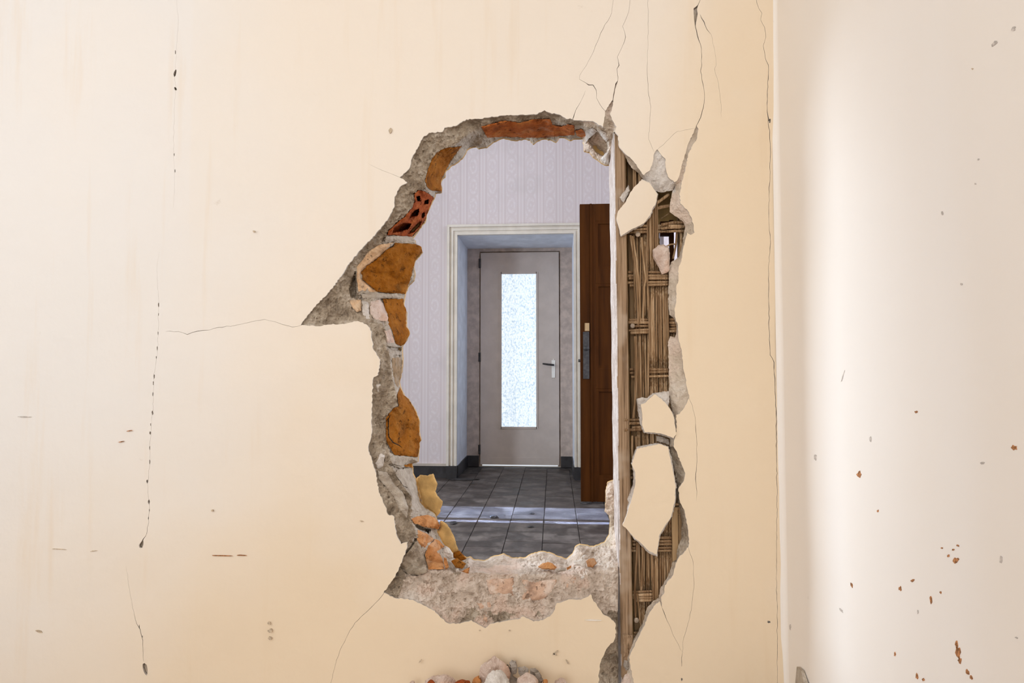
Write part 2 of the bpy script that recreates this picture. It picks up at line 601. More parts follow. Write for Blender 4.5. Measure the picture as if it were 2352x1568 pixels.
# ------------------------------------------------------------------ traced outlines
A_LEFT = [  # torn paint edge, from the foot of the post clockwise round the left of the hole to the head of the post
    (1375, 1640), (1374, 1600), (1376, 1545), (1379, 1522), (1395, 1487), (1410, 1472), (1414, 1460), (1414, 1432), (1399, 1417), (1385, 1410), (1372, 1392), (1370, 1386),
    (1362, 1377), (1357, 1364), (1347, 1371), (1334, 1377), (1306, 1376), (1293, 1381), (1279, 1384), (1274, 1400), (1263, 1415), (1246, 1424), (1226, 1427), (1213, 1420),
    (1201, 1415), (1191, 1422), (1165, 1425), (1126, 1432), (1115, 1442), (1099, 1434), (1083, 1424), (1056, 1432), (1029, 1431), (1009, 1414), (998, 1402), (968, 1387),
    (948, 1377), (904, 1372), (881, 1360), (908, 1323), (931, 1269), (936, 1245), (921, 1249), (911, 1229), (904, 1185), (891, 1181), (884, 1161), (870, 1131), (864, 1090),
    (857, 1067), (846, 1032), (848, 1017), (854, 994), (853, 951), (855, 920), (856, 878), (858, 866), (868, 861), (871, 840), (873, 826), (861, 807), (855, 795), (856, 787),
    (852, 774), (853, 761), (846, 750), (833, 740), (822, 737), (795, 743), (757, 745), (732, 749), (691, 746), (721, 706), (756, 670), (778, 641), (796, 613), (824, 577),
    (860, 541), (889, 506), (906, 474), (906, 452), (917, 431), (935, 418), (918, 407), (939, 388), (946, 363), (960, 338), (971, 316), (985, 305), (1017, 302), (1021, 293),
    (1049, 288), (1071, 274), (1103, 273), (1121, 270), (1156, 265), (1198, 263), (1230, 263), (1251, 253), (1264, 259), (1285, 263), (1301, 273), (1313, 273), (1319, 276),
    (1343, 277), (1362, 278), (1375, 287), (1385, 291), (1387, 280), (1388, 270), (1390, 254), (1404, 233), (1408, 225), (1408, 241), (1401, 262), (1408, 278), (1416, 291), (1413, 304)]
A_RIGHT = [
    (1420, 312), (1422, 336), (1435, 352), (1449, 364), (1462, 378), (1475, 399), (1479, 402), (1493, 391), (1500, 370), (1503, 352), (1509, 343), (1518, 354), (1528, 364),
    (1530, 389), (1534, 405), (1549, 418), (1554, 416), (1561, 402), (1566, 378), (1578, 339), (1583, 325), (1594, 302), (1599, 287), (1604, 296), (1600, 320), (1590, 335),
    (1580, 357), (1574, 389), (1567, 415), (1561, 444), (1563, 468), (1580, 484), (1590, 505), (1595, 534), (1586, 539), (1578, 534), (1575, 547), (1572, 561), (1568, 579),
    (1565, 599), (1559, 611), (1558, 620), (1558, 645), (1553, 659), (1553, 688), (1549, 709), (1552, 732), (1557, 747), (1557, 757), (1559, 780), (1566, 810), (1569, 846),
    (1575, 869), (1578, 891), (1583, 912), (1572, 935), (1561, 950), (1553, 953), (1554, 990), (1548, 1012), (1547, 1025), (1552, 1033), (1565, 1065), (1574, 1086), (1569, 1107), (1558, 1123),
    (1562, 1154), (1571, 1169), (1577, 1193), (1583, 1239), (1581, 1256), (1558, 1282), (1552, 1293), (1546, 1320), (1527, 1344), (1525, 1363), (1518, 1372), (1522, 1398),
    (1515, 1380), (1507, 1386), (1492, 1406), (1480, 1437), (1468, 1460), (1453, 1491), (1445, 1510), (1451, 1545), (1456, 1568), (1450, 1605), (1438, 1645)]
B_LEFT = [  # where the rough mortar coat gives way to the broken masonry of the reveal (head of post anticlockwise to foot)
    (1409, 300), (1385, 296), (1370, 293), (1340, 290), (1318, 288), (1270, 276), (1260, 272), (1235, 273), (1198, 282), (1170, 277), (1120, 290), (1105, 292), (1090, 300), (1062, 318),
    (1045, 335), (1020, 342), (1000, 352), (990, 375), (980, 400), (975, 418), (980, 434), (960, 438), (952, 450), (955, 460), (947, 475), (935, 492), (920, 507), (903, 525),
    (889, 540), (880, 554), (845, 580), (828, 603), (819, 616), (817, 660), (822, 690), (845, 700), (860, 740), (880, 745), (888, 770), (890, 795), (893, 800), (898, 840),
    (902, 870), (908, 890), (912, 905), (913, 930), (897, 940), (887, 960), (885, 990), (888, 1020), (895, 1038), (898, 1050), (893, 1065), (905, 1078), (915, 1100), (930, 1120),
    (945, 1140), (945, 1180), (945, 1195), (952, 1210), (955, 1225), (950, 1235), (935, 1262), (918, 1292), (908, 1318), (930, 1325), (960, 1322), (1000, 1311), (1060, 1314),
    (1100, 1315), (1150, 1318), (1200, 1317), (1250, 1318), (1300, 1318), (1340, 1320), (1370, 1312), (1405, 1302), (1422, 1300)]
B_RIGHT = [
    (1420, 334), (1426, 348), (1437, 362), (1450, 385), (1463, 395), (1478, 411), (1487, 422), (1497, 427), (1503, 437), (1518, 442), (1545, 437), (1551, 426), (1543, 445), (1539, 470),
    (1538, 486), (1550, 496), (1566, 506), (1574, 520), (1571, 535), (1567, 560), (1559, 590), (1550, 597), (1541, 602), (1536, 615), (1536, 640), (1535, 690), (1537, 722),
    (1548, 732), (1553, 745), (1553, 760), (1550, 775), (1539, 772), (1534, 785), (1536, 840), (1537, 905), (1540, 925), (1545, 950), (1540, 1005), (1538, 1030), (1545, 1060),
    (1552, 1090), (1554, 1120), (1553, 1140), (1562, 1170), (1566, 1200), (1564, 1238), (1555, 1262), (1553, 1285), (1545, 1290), (1540, 1308), (1533, 1325), (1517, 1350),
    (1513, 1372), (1499, 1381), (1486, 1396), (1476, 1430), (1464, 1453), (1447, 1482), (1440, 1500), (1440, 1520), (1434, 1545), (1432, 1645)]
C_HOLE = [  # outline of the breakthrough on the far face
    (948, 546), (964, 524), (977, 507), (980, 491), (991, 467), (998, 452), (1000, 444), (1014, 441), (1015, 430), (1012, 422), (1014, 413), (1022, 406), (1023, 393), (1035, 381),
    (1051, 372), (1064, 360), (1072, 344), (1082, 338), (1093, 336), (1099, 341), (1118, 338), (1130, 328), (1143, 321), (1156, 316), (1174, 321), (1188, 322), (1203, 318),
    (1217, 321), (1224, 331), (1235, 323), (1251, 318), (1267, 321), (1277, 326), (1285, 315), (1296, 315), (1309, 322), (1322, 318), (1338, 317), (1342, 347), (1354, 349),
    (1362, 360), (1380, 373), (1393, 379), (1430, 381), (1436, 1095), (1411, 1102), (1396, 1107), (1391, 1127), (1391, 1151), (1389, 1175), (1399, 1183), (1401, 1202), (1399, 1228), (1389, 1245),
    (1365, 1255), (1359, 1255), (1332, 1250), (1322, 1255), (1315, 1272), (1301, 1284), (1285, 1279), (1261, 1269), (1241, 1267), (1221, 1272), (1207, 1281), (1177, 1282), (1157, 1272),
    (1130, 1279), (1113, 1288), (1089, 1286), (1079, 1279), (1071, 1281), (1060, 1275), (1044, 1272), (1030, 1262), (1020, 1250), (1012, 1236), (1004, 1222), (1005, 1200), (1000, 1184), (994, 1176),
    (975, 1165), (964, 1150), (959, 1125), (955, 1100), (948, 1087), (948, 1075), (946, 1066), (960, 1061), (960, 1050), (963, 1026), (963, 1017), (967, 1011), (964, 998), (963, 976), (963, 967),
    (955, 945), (939, 917), (928, 908), (920, 889), (917, 877), (920, 867), (923, 850), (925, 825), (923, 797), (934, 782), (940, 767), (938, 757), (934, 750), (933, 727),
    (934, 717), (929, 707), (927, 696), (929, 683), (931, 673), (940, 654), (951, 644), (953, 627), (950, 612), (954, 597), (965, 585), (970, 579), (967, 566), (954, 558), (953, 551)]
POST_L = [(1409, 304), (1411, 400), (1416, 780), (1420, 1100), (1421, 1300), (1419, 1400), (1421, 1640)]      # left front arris of the post

A_L = rough_line(A_LEFT, 4, 1.3, False, 1)
A_R = rough_line(A_RIGHT, 4, 1.1, False, 2)
A_ALL = A_L + A_R
B_L = rough_line(B_LEFT, 5, 1.0, False, 3)
B_R = rough_line(B_RIGHT, 4, 1.0, False, 4)
C_ALL = rough_line(C_HOLE, 4, 0.9, True, 5)

CRACKS = [
    ([(1412, -20), (1405, 30), (1380, 75), (1360, 125), (1347, 150), (1332, 172), (1331, 182), (1345, 190), (1352, 195), (1362, 195), (1369, 206), (1370, 225), (1378, 240), (1391, 256)],
     [.5, .6, 1.3, .5, .5, .5, .8, 1.2, 2.6, 2.2, 1.6, .7, 1.2, 1.6]),
    ([(1451, -20), (1443, 30), (1430, 60), (1437, 85), (1430, 105), (1418, 130), (1422, 150), (1417, 158), (1419, 185), (1415, 193), (1412, 205), (1408, 230)],
     [.5, .6, .7, 1.5, .6, .8, 2.2, 1.4, 1.2, 4.0, 2.0, 3.0]),
    ([(1487, -20), (1489, 45), (1487, 130), (1486, 160), (1487, 175), (1490, 218), (1495, 245), (1492, 290), (1490, 320), (1502, 348)], [.5, .6, .4, .8, 1.0, 1.2, .7, .5, .5, .6]),
    ([(1615, -10), (1603, 12), (1597, 20), (1598, 32), (1597, 48), (1597, 60), (1600, 72), (1605, 92), (1611, 110), (1612, 150), (1609, 163), (1614, 190), (1618, 215), (1616, 245), (1610, 268), (1598, 292)],
     [.6, 1.5, 8, 9, 5, 2, 2.2, 2, 1.6, 1.4, 1.6, 1.8, 1.3, 1.6, 1.8, 1.5]),
    ([(1608, 33), (1617, 50), (1624, 68), (1634, 80), (1642, 120), (1645, 150), (1641, 158), (1650, 190), (1655, 230), (1657, 270)], [.8, 2.6, 1.6, .5, .4, .5, .7, .5, .6, .4]),
    ([(1736, -20), (1738, 5), (1743, 20), (1750, 30), (1747, 45), (1756, 62), (1759, 85), (1753, 105), (1758, 135), (1765, 150), (1764, 200), (1762, 255), (1765, 272), (1764, 280), (1768, 300),
      (1770, 350), (1767, 440), (1766, 500), (1770, 560), (1765, 620), (1766, 700), (1767, 780), (1769, 815), (1778, 832), (1780, 880), (1783, 950), (1784, 1050), (1785, 1150), (1783, 1300), (1785, 1420), (1786, 1600)],
     [.6, 1.4, 1, 1.1, .8, 1.2, 1, 1.2, 1.4, 1.7, 1.6, 1.7, 3, 1.5, 1.6, 1.5, 1.5, 1.4, 1.6, 1.4, 1.7, 1.7, 1.7, 2, 1.8, 2.6, 1.6, 1.4, 1.2, 1.4, 1.2]),
    ([(1314, 277), (1320, 260), (1330, 240), (1345, 208)], [2.5, 1.4, .8, .4]),
    ([(1508, 346), (1530, 325), (1555, 302), (1575, 298), (1597, 294)], [.6, .5, .5, .5, .5]),
    ([(380, 761), (410, 761), (430, 768), (455, 760), (480, 758), (500, 752), (540, 747), (580, 738), (608, 733), (630, 738), (672, 751), (697, 745)],
     [.6, 1, 1.6, 1.8, .9, 1.4, .9, .8, .8, .8, 1, 1.4]),
    ([(885, 1357), (870, 1377), (845, 1402), (815, 1430), (800, 1455), (780, 1495), (765, 1545), (755, 1590)], [1.6, 1.3, 1.2, 1, .9, .8, .7, .5]),
    ([(1581, 908), (1590, 930), (1597, 960), (1598, 985), (1600, 1010), (1601, 1060), (1598, 1090), (1601, 1130), (1600, 1150)], [1, .8, .8, 1.6, .9, 1.2, 1.8, .9, .4]),
    ([(1580, 1252), (1592, 1290), (1594, 1350), (1588, 1400), (1578, 1440), (1570, 1465), (1567, 1500), (1566, 1530)], [.8, .9, 1, 1, .9, .7, .8, 1.8]),
    ([(1521, 1396), (1535, 1430), (1550, 1465), (1567, 1497)], [2.2, .8, .7, .5]),
    ([(404, -10), (410, 45), (405, 120), (402, 165), (403, 205), (400, 250), (399, 350), (401, 420), (399, 480)], [.1, .15, .2, .3, .3, .2, .2, .2, .1]),
    ([(366, 575), (360, 620), (365, 690), (364, 705), (364, 750), (362, 800), (356, 850), (353, 860), (352, 900), (351, 945), (348, 960), (345, 1010), (344, 1070), (339, 1110), (342, 1150), (343, 1160), (342, 1200), (335, 1230), (325, 1245), (323, 1258)],
     [.1, .2, .3, .4, .3, .4, .5, .5, .5, .6, .5, .5, .4, .6, .8, .8, .8, 1.2, 2.5, 1]),
    ([(290, 1300), (300, 1370), (314, 1432), (322, 1445), (328, 1470), (330, 1520)], [.4, .5, 1.4, 1.8, 1.6, .8]),
    ([(845, 375), (880, 392), (921, 408)], [.3, .4, .7]),
]
SLITS = []
for i, (ln, ws) in enumerate(CRACKS):
    l2, w2 = [], []
    rr = random.Random(100 + i)
    for k in range(len(ln) - 1):
        a, b = ln[k], ln[k + 1]
        L = math.hypot(b[0] - a[0], b[1] - a[1])
        m = max(1, int(L / 9))
        for j in range(m):
            f = j / m
            d = rr.uniform(-1.1, 1.1) if j else 0
            nx, ny = -(b[1] - a[1]) / L, (b[0] - a[0]) / L
            l2.append((a[0] + (b[0] - a[0]) * f + nx * d, a[1] + (b[1] - a[1]) * f + ny * d))
            wv = ws[k] + (ws[k + 1] - ws[k]) * f
            w2.append((wv * .5 if wv < 1.3 else wv * .5 + (wv - 1.3) * .6) * (rr.uniform(0.5, 1.35) if j else 1) + 0.12)
    l2.append(ln[-1])
    w2.append(ws[-1])
    SLITS.append(ribbon(l2, w2))


def blob(cx, cy, rx, ry, n=9, seed=0, rot=0.0, rough=0.25):
    rr = random.Random(seed)
    out = []
    for i in range(n):
        a = 2 * math.pi * i / n
        k = 1 + rr.uniform(-rough, rough)
        x, y = rx * k * math.cos(a), ry * k * math.sin(a)
        out.append((cx + x * math.cos(rot) - y * math.sin(rot), cy + x * math.sin(rot) + y * math.cos(rot)))
    return out


PITS = [blob(402, 168, 3.2, 8, seed=1, rot=.3), blob(403, 204, 2.2, 5, seed=2, rot=-.4), blob(325, 1250, 5, 9, seed=3, rot=.3), blob(334, 1538, 6, 14, seed=4, rot=-.2),
        blob(1768, 277, 2.4, 5, seed=5), blob(350, 948, 2, 5, seed=6), blob(342, 1152, 2.4, 6, seed=7), blob(1766, 1428, 4, 3, seed=8), blob(1566, 1560, 2, 4, seed=9),
        blob(345, 994, 1.7, 4, seed=10), blob(338, 1105, 2, 4, seed=11), blob(364, 700, 1.6, 5, seed=12), blob(354, 864, 1.6, 5, seed=13)]
for _i, (_x, _y) in enumerate([(364, 722), (363, 765), (361, 800), (359, 820), (352, 880), (351, 905), (346, 975), (344, 1028), (344, 1060), (343, 1172), (341, 1190), (403, 120), (400, 355), (402, 392), (320, 1440), (327, 1462)]):
    PITS.append(blob(_x, _y, 1.0, 3.2 + (_i % 3), 8, 60 + _i))

# ------------------------------------------------------------------ the broken wall
# extents of the wall in wall coordinates
XL, XR, ZT = -2.70, 0.508, 2.72
d0 = Y0


def to_px(X, Z, Y=Y0):
    v = Vector((X, Y, Z)) - CAM
    q = v.dot(FW)
    return (IW / 2 + v.dot(RT) / q * FPX, IH / 2 - v.dot(UP) / q * FPX)


RECT = [to_px(XL, 0), to_px(XL, ZT), to_px(XR, ZT), to_px(XR, 0)]
RECT_R = []
for i in range(4):
    a, b = RECT[i], RECT[(i + 1) % 4]
    for j in range(24):
        RECT_R.append((a[0] + (b[0] - a[0]) * j / 24, a[1] + (b[1] - a[1]) * j / 24))

pts, tris = region(RECT_R, [A_ALL] + SLITS + PITS, 26.0, 0.3)
# slight hollows and bulges of hand-trowelled plaster; the cracked plates right of the hole stand a touch proud
und = fbm_arr(pts, 330, 3.1, 2) * 0.0035
dA = pdist(A_ALL, pts, True)
t = und * np.clip(dA / 60, 0, 1) + 0.0003
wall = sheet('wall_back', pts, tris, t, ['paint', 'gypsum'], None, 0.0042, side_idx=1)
tag(wall, kind='structure')

pts, tris = region(RECT_R, [A_ALL], 90.0, 0.3)
o = sheet('plaster_backing', pts, tris, 0.0075, 'lip', wall)


# depth of the broken masonry round the hole
B_CLOSED = B_L + [(1422, 1300), (1416, 780), (1411, 400), (1409, 304)]


RECESS = [([(808, 640), (816, 620), (819, 650), (820, 668), (818, 684), (806, 684), (801, 665)], 0.03),
          ([(887, 793), (905, 796), (922, 797), (922, 806), (905, 806), (890, 803)], 0.035),
          ([(900, 816), (920, 814), (922, 820), (902, 823)], 0.02),
          ([(928, 1100), (918, 1102), (926, 1116), (936, 1121), (936, 1116), (929, 1112)], 0.012),
          ([(893, 1063), (915, 1074), (945, 1072), (945, 1077), (915, 1080), (893, 1068)], 0.022),
          ([(950, 1201), (976, 1211), (990, 1215), (984, 1225), (965, 1217), (955, 1212)], 0.05),
          ([(953, 1235), (944, 1255), (926, 1278), (917, 1295), (922, 1284), (940, 1262), (958, 1238)], 0.02),
          ([(1346, 306), (1370, 300), (1395, 318), (1399, 340), (1390, 362), (1370, 352), (1352, 330)], 0.035)]


HOLLOW = [(961, 437), (976, 440), (994, 452), (997, 454), (990, 469), (980, 493), (976, 507), (962, 525), (946, 544), (911, 540), (889, 540), (892, 530), (913, 511), (931, 497), (947, 477), (953, 460), (952, 446)]
RECESS.append((HOLLOW, .07))
RECESS.append(([(1002, 350), (1023, 340), (1049, 338), (1062, 334), (1045, 356), (1033, 373), (1021, 397), (1013, 415), (1015, 440), (994, 438), (982, 430), (976, 415), (984, 387), (992, 364)], .012))
RECESS.append(([(1105, 291), (1127, 285), (1159, 277), (1196, 282), (1225, 274), (1264, 274), (1269, 287), (1319, 289), (1320, 310), (1251, 316), (1119, 316)], .012))
RECESS.append(([(907, 557), (967, 566), (970, 579), (950, 612), (931, 675), (866, 669), (829, 627), (864, 597)], .012))


def depth(pts, smooth_only=False, seed=0.0):
    dA_, dB_, dC_ = pdist(A_L, pts), pdist(B_L, pts), pdist(C_ALL, pts, True)
    core = inside(B_CLOSED, pts)
    fr = dA_ / np.maximum(dA_ + dB_, 1e-6)
    shallow = 0.006 + 0.022 * fr ** 0.8
    deep = 0.028 + 0.122 * dB_ / np.maximum(dB_ + dC_, 1e-6)
    t = np.where(core, deep, shallow)
    if smooth_only:
        return t
    edge = np.clip(np.minimum(dA_ / 8, dC_ / 6), 0.15, 1)
    n1 = fbm_arr(pts, 30, 1.3 + seed, 3)
    n2 = np.abs(fbm_arr(pts, 10, 5.2 + seed, 4))
    amp = np.where(core, 0.012, 0.0085)
    t = t + edge * (n1 * amp + (n2 - 0.3) * amp * 0.85)
    for poly, dt in RECESS:
        ins = inside(poly, pts)
        if ins.any():
            dd = pdist(poly, pts, True)
            t = t + np.where(ins, dt * np.clip(dd / 3, 0, 1), 0)
    return np.maximum(t, 0.003)


outer = A_L + [(1409, 304)] + [p for p in POST_L[1:]]
pts, tris = region(outer, [C_ALL], 2.9, 0.4)
t = depth(pts)
cen = pts[tris].mean(1)
core = inside(B_CLOSED, cen)
jig = fbm_arr(cen, 22, 9.1, 2) * 14
idx = np.where(core, 1, 0)
idx = np.where((cen[:, 1] + jig > 1308) & (cen[:, 0] + jig > 925), 2, idx)
idx = np.where((cen[:, 1] > 1255) & (cen[:, 0] > 1075), 2, idx)
idx = np.where((cen[:, 1] + jig > 1400) & (cen[:, 0] > 1345), 0, idx)
idx = np.where((cen[:, 1] + jig > 1405) & (cen[:, 0] < 1290) & (fbm_arr(cen, 40, 2.2, 2) > 0.15), 0, idx)
idx = np.where((cen[:, 1] < 1255) & (cen[:, 1] > 1095) & (cen[:, 0] > 1380), 3, idx)
idx = np.where((cen[:, 0] > 1340) & (cen[:, 1] < 400), 3, idx)
o = sheet('mortar_reveal', pts, tris, t, ['mortar', 'joint', 'sill', 'lip'], wall, mat_idx=idx.tolist())
tag(o, 'rough broken mortar round the hole', kind='stuff')

# pale torn lip of plaster on the right of the cane mat
lip_outer = A_R + B_R[::-1]
pts, tris = region(lip_outer, [], 3.4, 0.4)
dA_, dB_ = pdist(A_R, pts), pdist(B_R, pts)
fr = dA_ / np.maximum(dA_ + dB_, 1e-6)
t = 0.004 + 0.017 * fr + np.clip(dA_ / 5, 0.1, 1) * fbm_arr(pts, 14, 4.4, 3) * 0.004
cen = pts[tris].mean(1)
idx = np.zeros(len(cen), int)
idx = np.where((cen[:, 1] > 330) & (cen[:, 1] < 442) & (cen[:, 0] > 1478) & (cen[:, 0] < 1552), 1, idx)
idx = np.where((cen[:, 1] > 1025) & (cen[:, 1] < 1290), 2, idx)
o = sheet('plaster_lip', pts, tris, t, ['lip', 'gypsum', 'mortar'], wall, 0.004, mat_idx=idx.tolist(), alongray=True)
tag(o, 'pale broken plaster edge beside the cane')

# plaster of the far face, torn open by the same hole and by a peephole behind the broken cane
PEEP = rough_line([(1514, 532), (1530, 522), (1548, 528), (1568, 540), (1570, 585), (1555, 602), (1530, 598), (1516, 575)], 6, 1.5, True, 9)
RECT_B = [to_px(XL, 0, Y0 + .153), to_px(XL, ZT, Y0 + .153), to_px(1.2, ZT, Y0 + .153), to_px(1.2, 0, Y0 + .153)]
pts, tris = region(RECT_B, [C_ALL, PEEP], 80.0, 0.25)
o = sheet('far_face_plaster', pts, tris, 0.152, 'ochre', wall, 0.008)


# ------------------------------------------------------------------ bricks and chunks bedded in the reveal
def piece(name, poly, mat, proud=0.007, seed=0, sp=3.2, slits=(), pits=(), amp=0.004, thick=0.03, parent=None, flat=None, rough=0.8):
    pl = rough_line(poly, 4, rough, True, seed)
    p, tr = region(pl, list(slits), sp, 0.4)
    if flat is None:
        tt = depth(p, True) - proud
    else:
        tt = np.full(len(p), flat) - proud
    e = pdist(pl, p, True)
    tt = tt + 0.006 * np.exp(-e / 3.0) + fbm_arr(p, 18, seed * 1.37 + .5, 3) * amp
    for q, dt in pits:
        ins = inside(q, p)
        dd = pdist(q, p, True)
        tt = tt + np.where(ins, dt * np.clip(dd / 2.0, 0, 1), 0)
    return sheet(name, p, tr, tt, mat, parent or wall, thick, alongray=True)


b = piece('brick', [(1105, 291), (1127, 285), (1159, 277), (1196, 282), (1225, 274), (1264, 274), (1269, 287), (1290, 291), (1304, 285), (1319, 289), (1320, 310), (1293, 312), (1251, 316), (1198, 316), (1167, 314), (1119, 316)], 'topbrick', seed=1, proud=.010)
tag(b, 'long red-orange brick at the top of the hole')
piece('brick', [(1321, 300), (1335, 296), (1347, 309), (1341, 317), (1325, 312)], 'topbrick', seed=2)
b = piece('brick', [(1002, 350), (1023, 340), (1049, 338), (1062, 334), (1045, 356), (1033, 373), (1021, 397), (1013, 415), (1015, 440), (994, 438), (982, 430), (976, 415), (984, 387), (992, 364)], 'brick', seed=3)
b = piece('brick', [(961, 437), (976, 440), (994, 452), (997, 454), (990, 469), (980, 493), (976, 507), (962, 525), (946, 544), (911, 540), (889, 540), (892, 530), (913, 511), (931, 497), (947, 477), (953, 460), (952, 446)], 'redbrick', seed=4, proud=.012, sp=2.0, thick=.075,
          pits=[([(955, 451), (964, 449), (966, 462), (958, 462)], .05), ([(974, 460), (985, 457), (984, 468), (972, 470)], .05), ([(952, 482), (963, 479), (960, 495), (940, 500), (943, 490)], .05),
                ([(902, 523), (925, 511), (945, 513), (938, 526), (915, 533), (900, 535)], .05), ([(955, 515), (968, 505), (965, 518), (950, 533), (935, 538), (945, 525)], .045), ([(968, 490), (976, 485), (975, 498), (967, 503)], .04)])
tag(b, 'broken hollow brick showing its dark cells')
b5 = piece('brick', [(907, 557), (954, 560), (967, 566), (970, 579), (957, 589), (950, 612), (940, 650), (931, 675), (900, 673), (866, 669), (833, 642), (829, 627), (841, 612), (864, 597), (887, 574), (904, 566)], 'brick', seed=5, proud=.011, amp=.005)
f5 = piece('brick_face', [(907, 556), (871, 562), (845, 579), (833, 597), (825, 606), (819, 614), (819, 635), (823, 669), (868, 671), (833, 644), (828, 627), (840, 612), (864, 595), (887, 573)], 'peach', seed=6, proud=.008, amp=.0015, parent=b5)
b = piece('brick', [(879, 686), (927, 686), (927, 698), (933, 711), (933, 750), (940, 761), (940, 769), (933, 782), (931, 788), (921, 795), (908, 788), (906, 774), (900, 757), (892, 744), (892, 727), (885, 709)], 'brick', seed=7, proud=.010)
b = piece('brick', [(900, 822), (922, 820), (925, 830), (921, 865), (917, 877), (915, 890), (910, 885), (903, 860), (901, 835)], 'brownbrick', seed=8)
tag(b, 'narrow dusty brown brick')
crk = ribbon([(897, 952), (892, 962), (892, 985), (893, 1003), (903, 1016), (916, 1022), (924, 1028)], [1.5, 2.5, 2, 2.4, 3, 2, 1])
b8 = piece('brick', [(918, 888), (928, 908), (939, 917), (955, 945), (963, 968), (963, 999), (967, 1011), (963, 1017), (964, 1026), (959, 1049), (937, 1047), (906, 1044), (900, 1035), (887, 1011), (887, 980), (886, 960), (896, 947), (906, 936), (916, 933), (913, 906)], 'brick', seed=9, proud=.012, slits=[crk], amp=.006)
tag(b8, 'bulging orange brick with a dark crack')
piece('brick', [(926, 1063), (946, 1064), (948, 1074), (930, 1071)], 'brick', seed=10)
b = piece('brick', [(945, 1191), (959, 1185), (983, 1182), (998, 1188), (1011, 1206), (1008, 1215), (993, 1213), (976, 1210), (959, 1203), (950, 1201)], 'shard', seed=11, proud=.012)
b = piece('brick', [(959, 1216), (976, 1223), (996, 1236), (994, 1242), (982, 1250), (976, 1270), (966, 1253), (958, 1243)], 'shard', seed=12, proud=.012)
b = piece('brick', [(998, 1237), (1009, 1241), (1021, 1254), (1006, 1264), (1016, 1283), (1021, 1306), (984, 1308), (979, 1289), (976, 1273), (983, 1252), (996, 1243)], 'shard', seed=13, proud=.014)
# pieces of mortar and stone bedded between the bricks
for i, (poly, mt, pr) in enumerate([
    ([(887, 543), (915, 541), (944, 543), (953, 551), (953, 558), (930, 558), (905, 554), (885, 556)], 'joint', .013),
    ([(829, 675), (870, 673), (929, 676), (928, 685), (881, 685), (833, 686)], 'joint', .012),
    ([(902, 1046), (930, 1047), (960, 1051), (960, 1061), (946, 1063), (922, 1069), (903, 1066), (893, 1060), (896, 1052)], 'joint', .013),
]):
    piece('mortar_joint', poly, mt, proud=pr, seed=20 + i)
for i, (poly, mt, pr) in enumerate([
    ([(852, 692), (871, 688), (881, 696), (892, 729), (889, 738), (862, 736), (850, 719), (849, 704)], 'pinkstone', .010),
    ([(802, 688), (829, 688), (830, 713), (820, 717), (810, 707)], 'peach', .008),
    ([(832, 690), (846, 694), (848, 715), (852, 734), (838, 736), (832, 715)], 'gypsum', .008),
    ([(883, 759), (896, 755), (906, 784), (904, 790), (890, 788), (887, 772)], 'pinkstone', .008),
    ([(913, 1078), (943, 1075), (942, 1096), (937, 1119), (928, 1116), (916, 1100), (908, 1086)], 'joint', .012),
    ([(958, 1240), (966, 1254), (974, 1276), (979, 1293), (981, 1314), (963, 1320), (936, 1317), (921, 1298), (920, 1286), (940, 1263)], 'mortar', .016),
    ([(918, 1300), (934, 1318), (925, 1326), (906, 1326)], 'mortar', .010),
    ([(864, 1050), (876, 1040), (884, 1046), (880, 1070), (868, 1076), (862, 1064)], 'gypsum', .008),
    ([(868, 1080), (890, 1085), (905, 1110), (925, 1130), (938, 1165), (935, 1190), (915, 1165), (905, 1140), (885, 1115), (870, 1100)], 'joint', .010),
    ([(862, 882), (876, 880), (878, 905), (868, 902)], 'gypsum', .006),
    ([(1345, 300), (1362, 294), (1372, 302), (1352, 318), (1345, 330)], 'gypsum', .012),
    ([(1376, 297), (1392, 305), (1398, 318), (1392, 326), (1380, 312)], 'gypsum', .012),
    ([(1390, 352), (1399, 345), (1400, 376), (1388, 374), (1380, 364)], 'gypsum', .012),
]):
    piece('bedded_stone', poly, mt, proud=pr, seed=40 + i)
# worn brick faces below the sill
piece('brick', [(1116, 1331), (1150, 1327), (1180, 1327), (1182, 1350), (1181, 1369), (1150, 1368), (1124, 1363)], 'facebrick', seed=60, proud=.004, amp=.002)
piece('brick', [(1197, 1331), (1240, 1330), (1281, 1330), (1268, 1358), (1248, 1376), (1222, 1378), (1200, 1377), (1199, 1350)], 'facebrick', seed=61, proud=.004, amp=.002)
piece('brick', [(1040, 1335), (1075, 1333), (1100, 1332), (1104, 1362), (1080, 1366), (1046, 1360)], 'sill', seed=62, proud=.003, amp=.003)
piece('brick', [(1300, 1330), (1322, 1325), (1330, 1340), (1310, 1352), (1296, 1348)], 'facebrick', seed=63, proud=.004, amp=.002)
piece('brick', [(1095, 1384), (1130, 1378), (1132, 1405), (1116, 1432), (1100, 1415)], 'facebrick', seed=64, proud=.002, amp=.002)

# ochre skin of the far room still clinging to the left of the hole
b = piece('ochre_skin', [(958, 1096), (965, 1090), (982, 1092), (987, 1089), (995, 1087), (1005, 1111), (1000, 1128), (1005, 1138), (1017, 1151), (1010, 1178), (1003, 1186), (985, 1172), (970, 1160), (962, 1130), (955, 1105)], 'ochre', flat=.158, proud=0, amp=.001, thick=.006, seed=70)
tag(b, 'ochre flake of far plaster beside the lower bricks')
b = piece('ochre_skin', [(985, 1215), (1008, 1217), (1012, 1195), (1025, 1202), (1035, 1215), (1042, 1229), (1049, 1252), (1054, 1266), (1040, 1270), (1010, 1262), (995, 1240)], 'ochre', flat=.158, proud=0, amp=.001, thick=.006, seed=71)

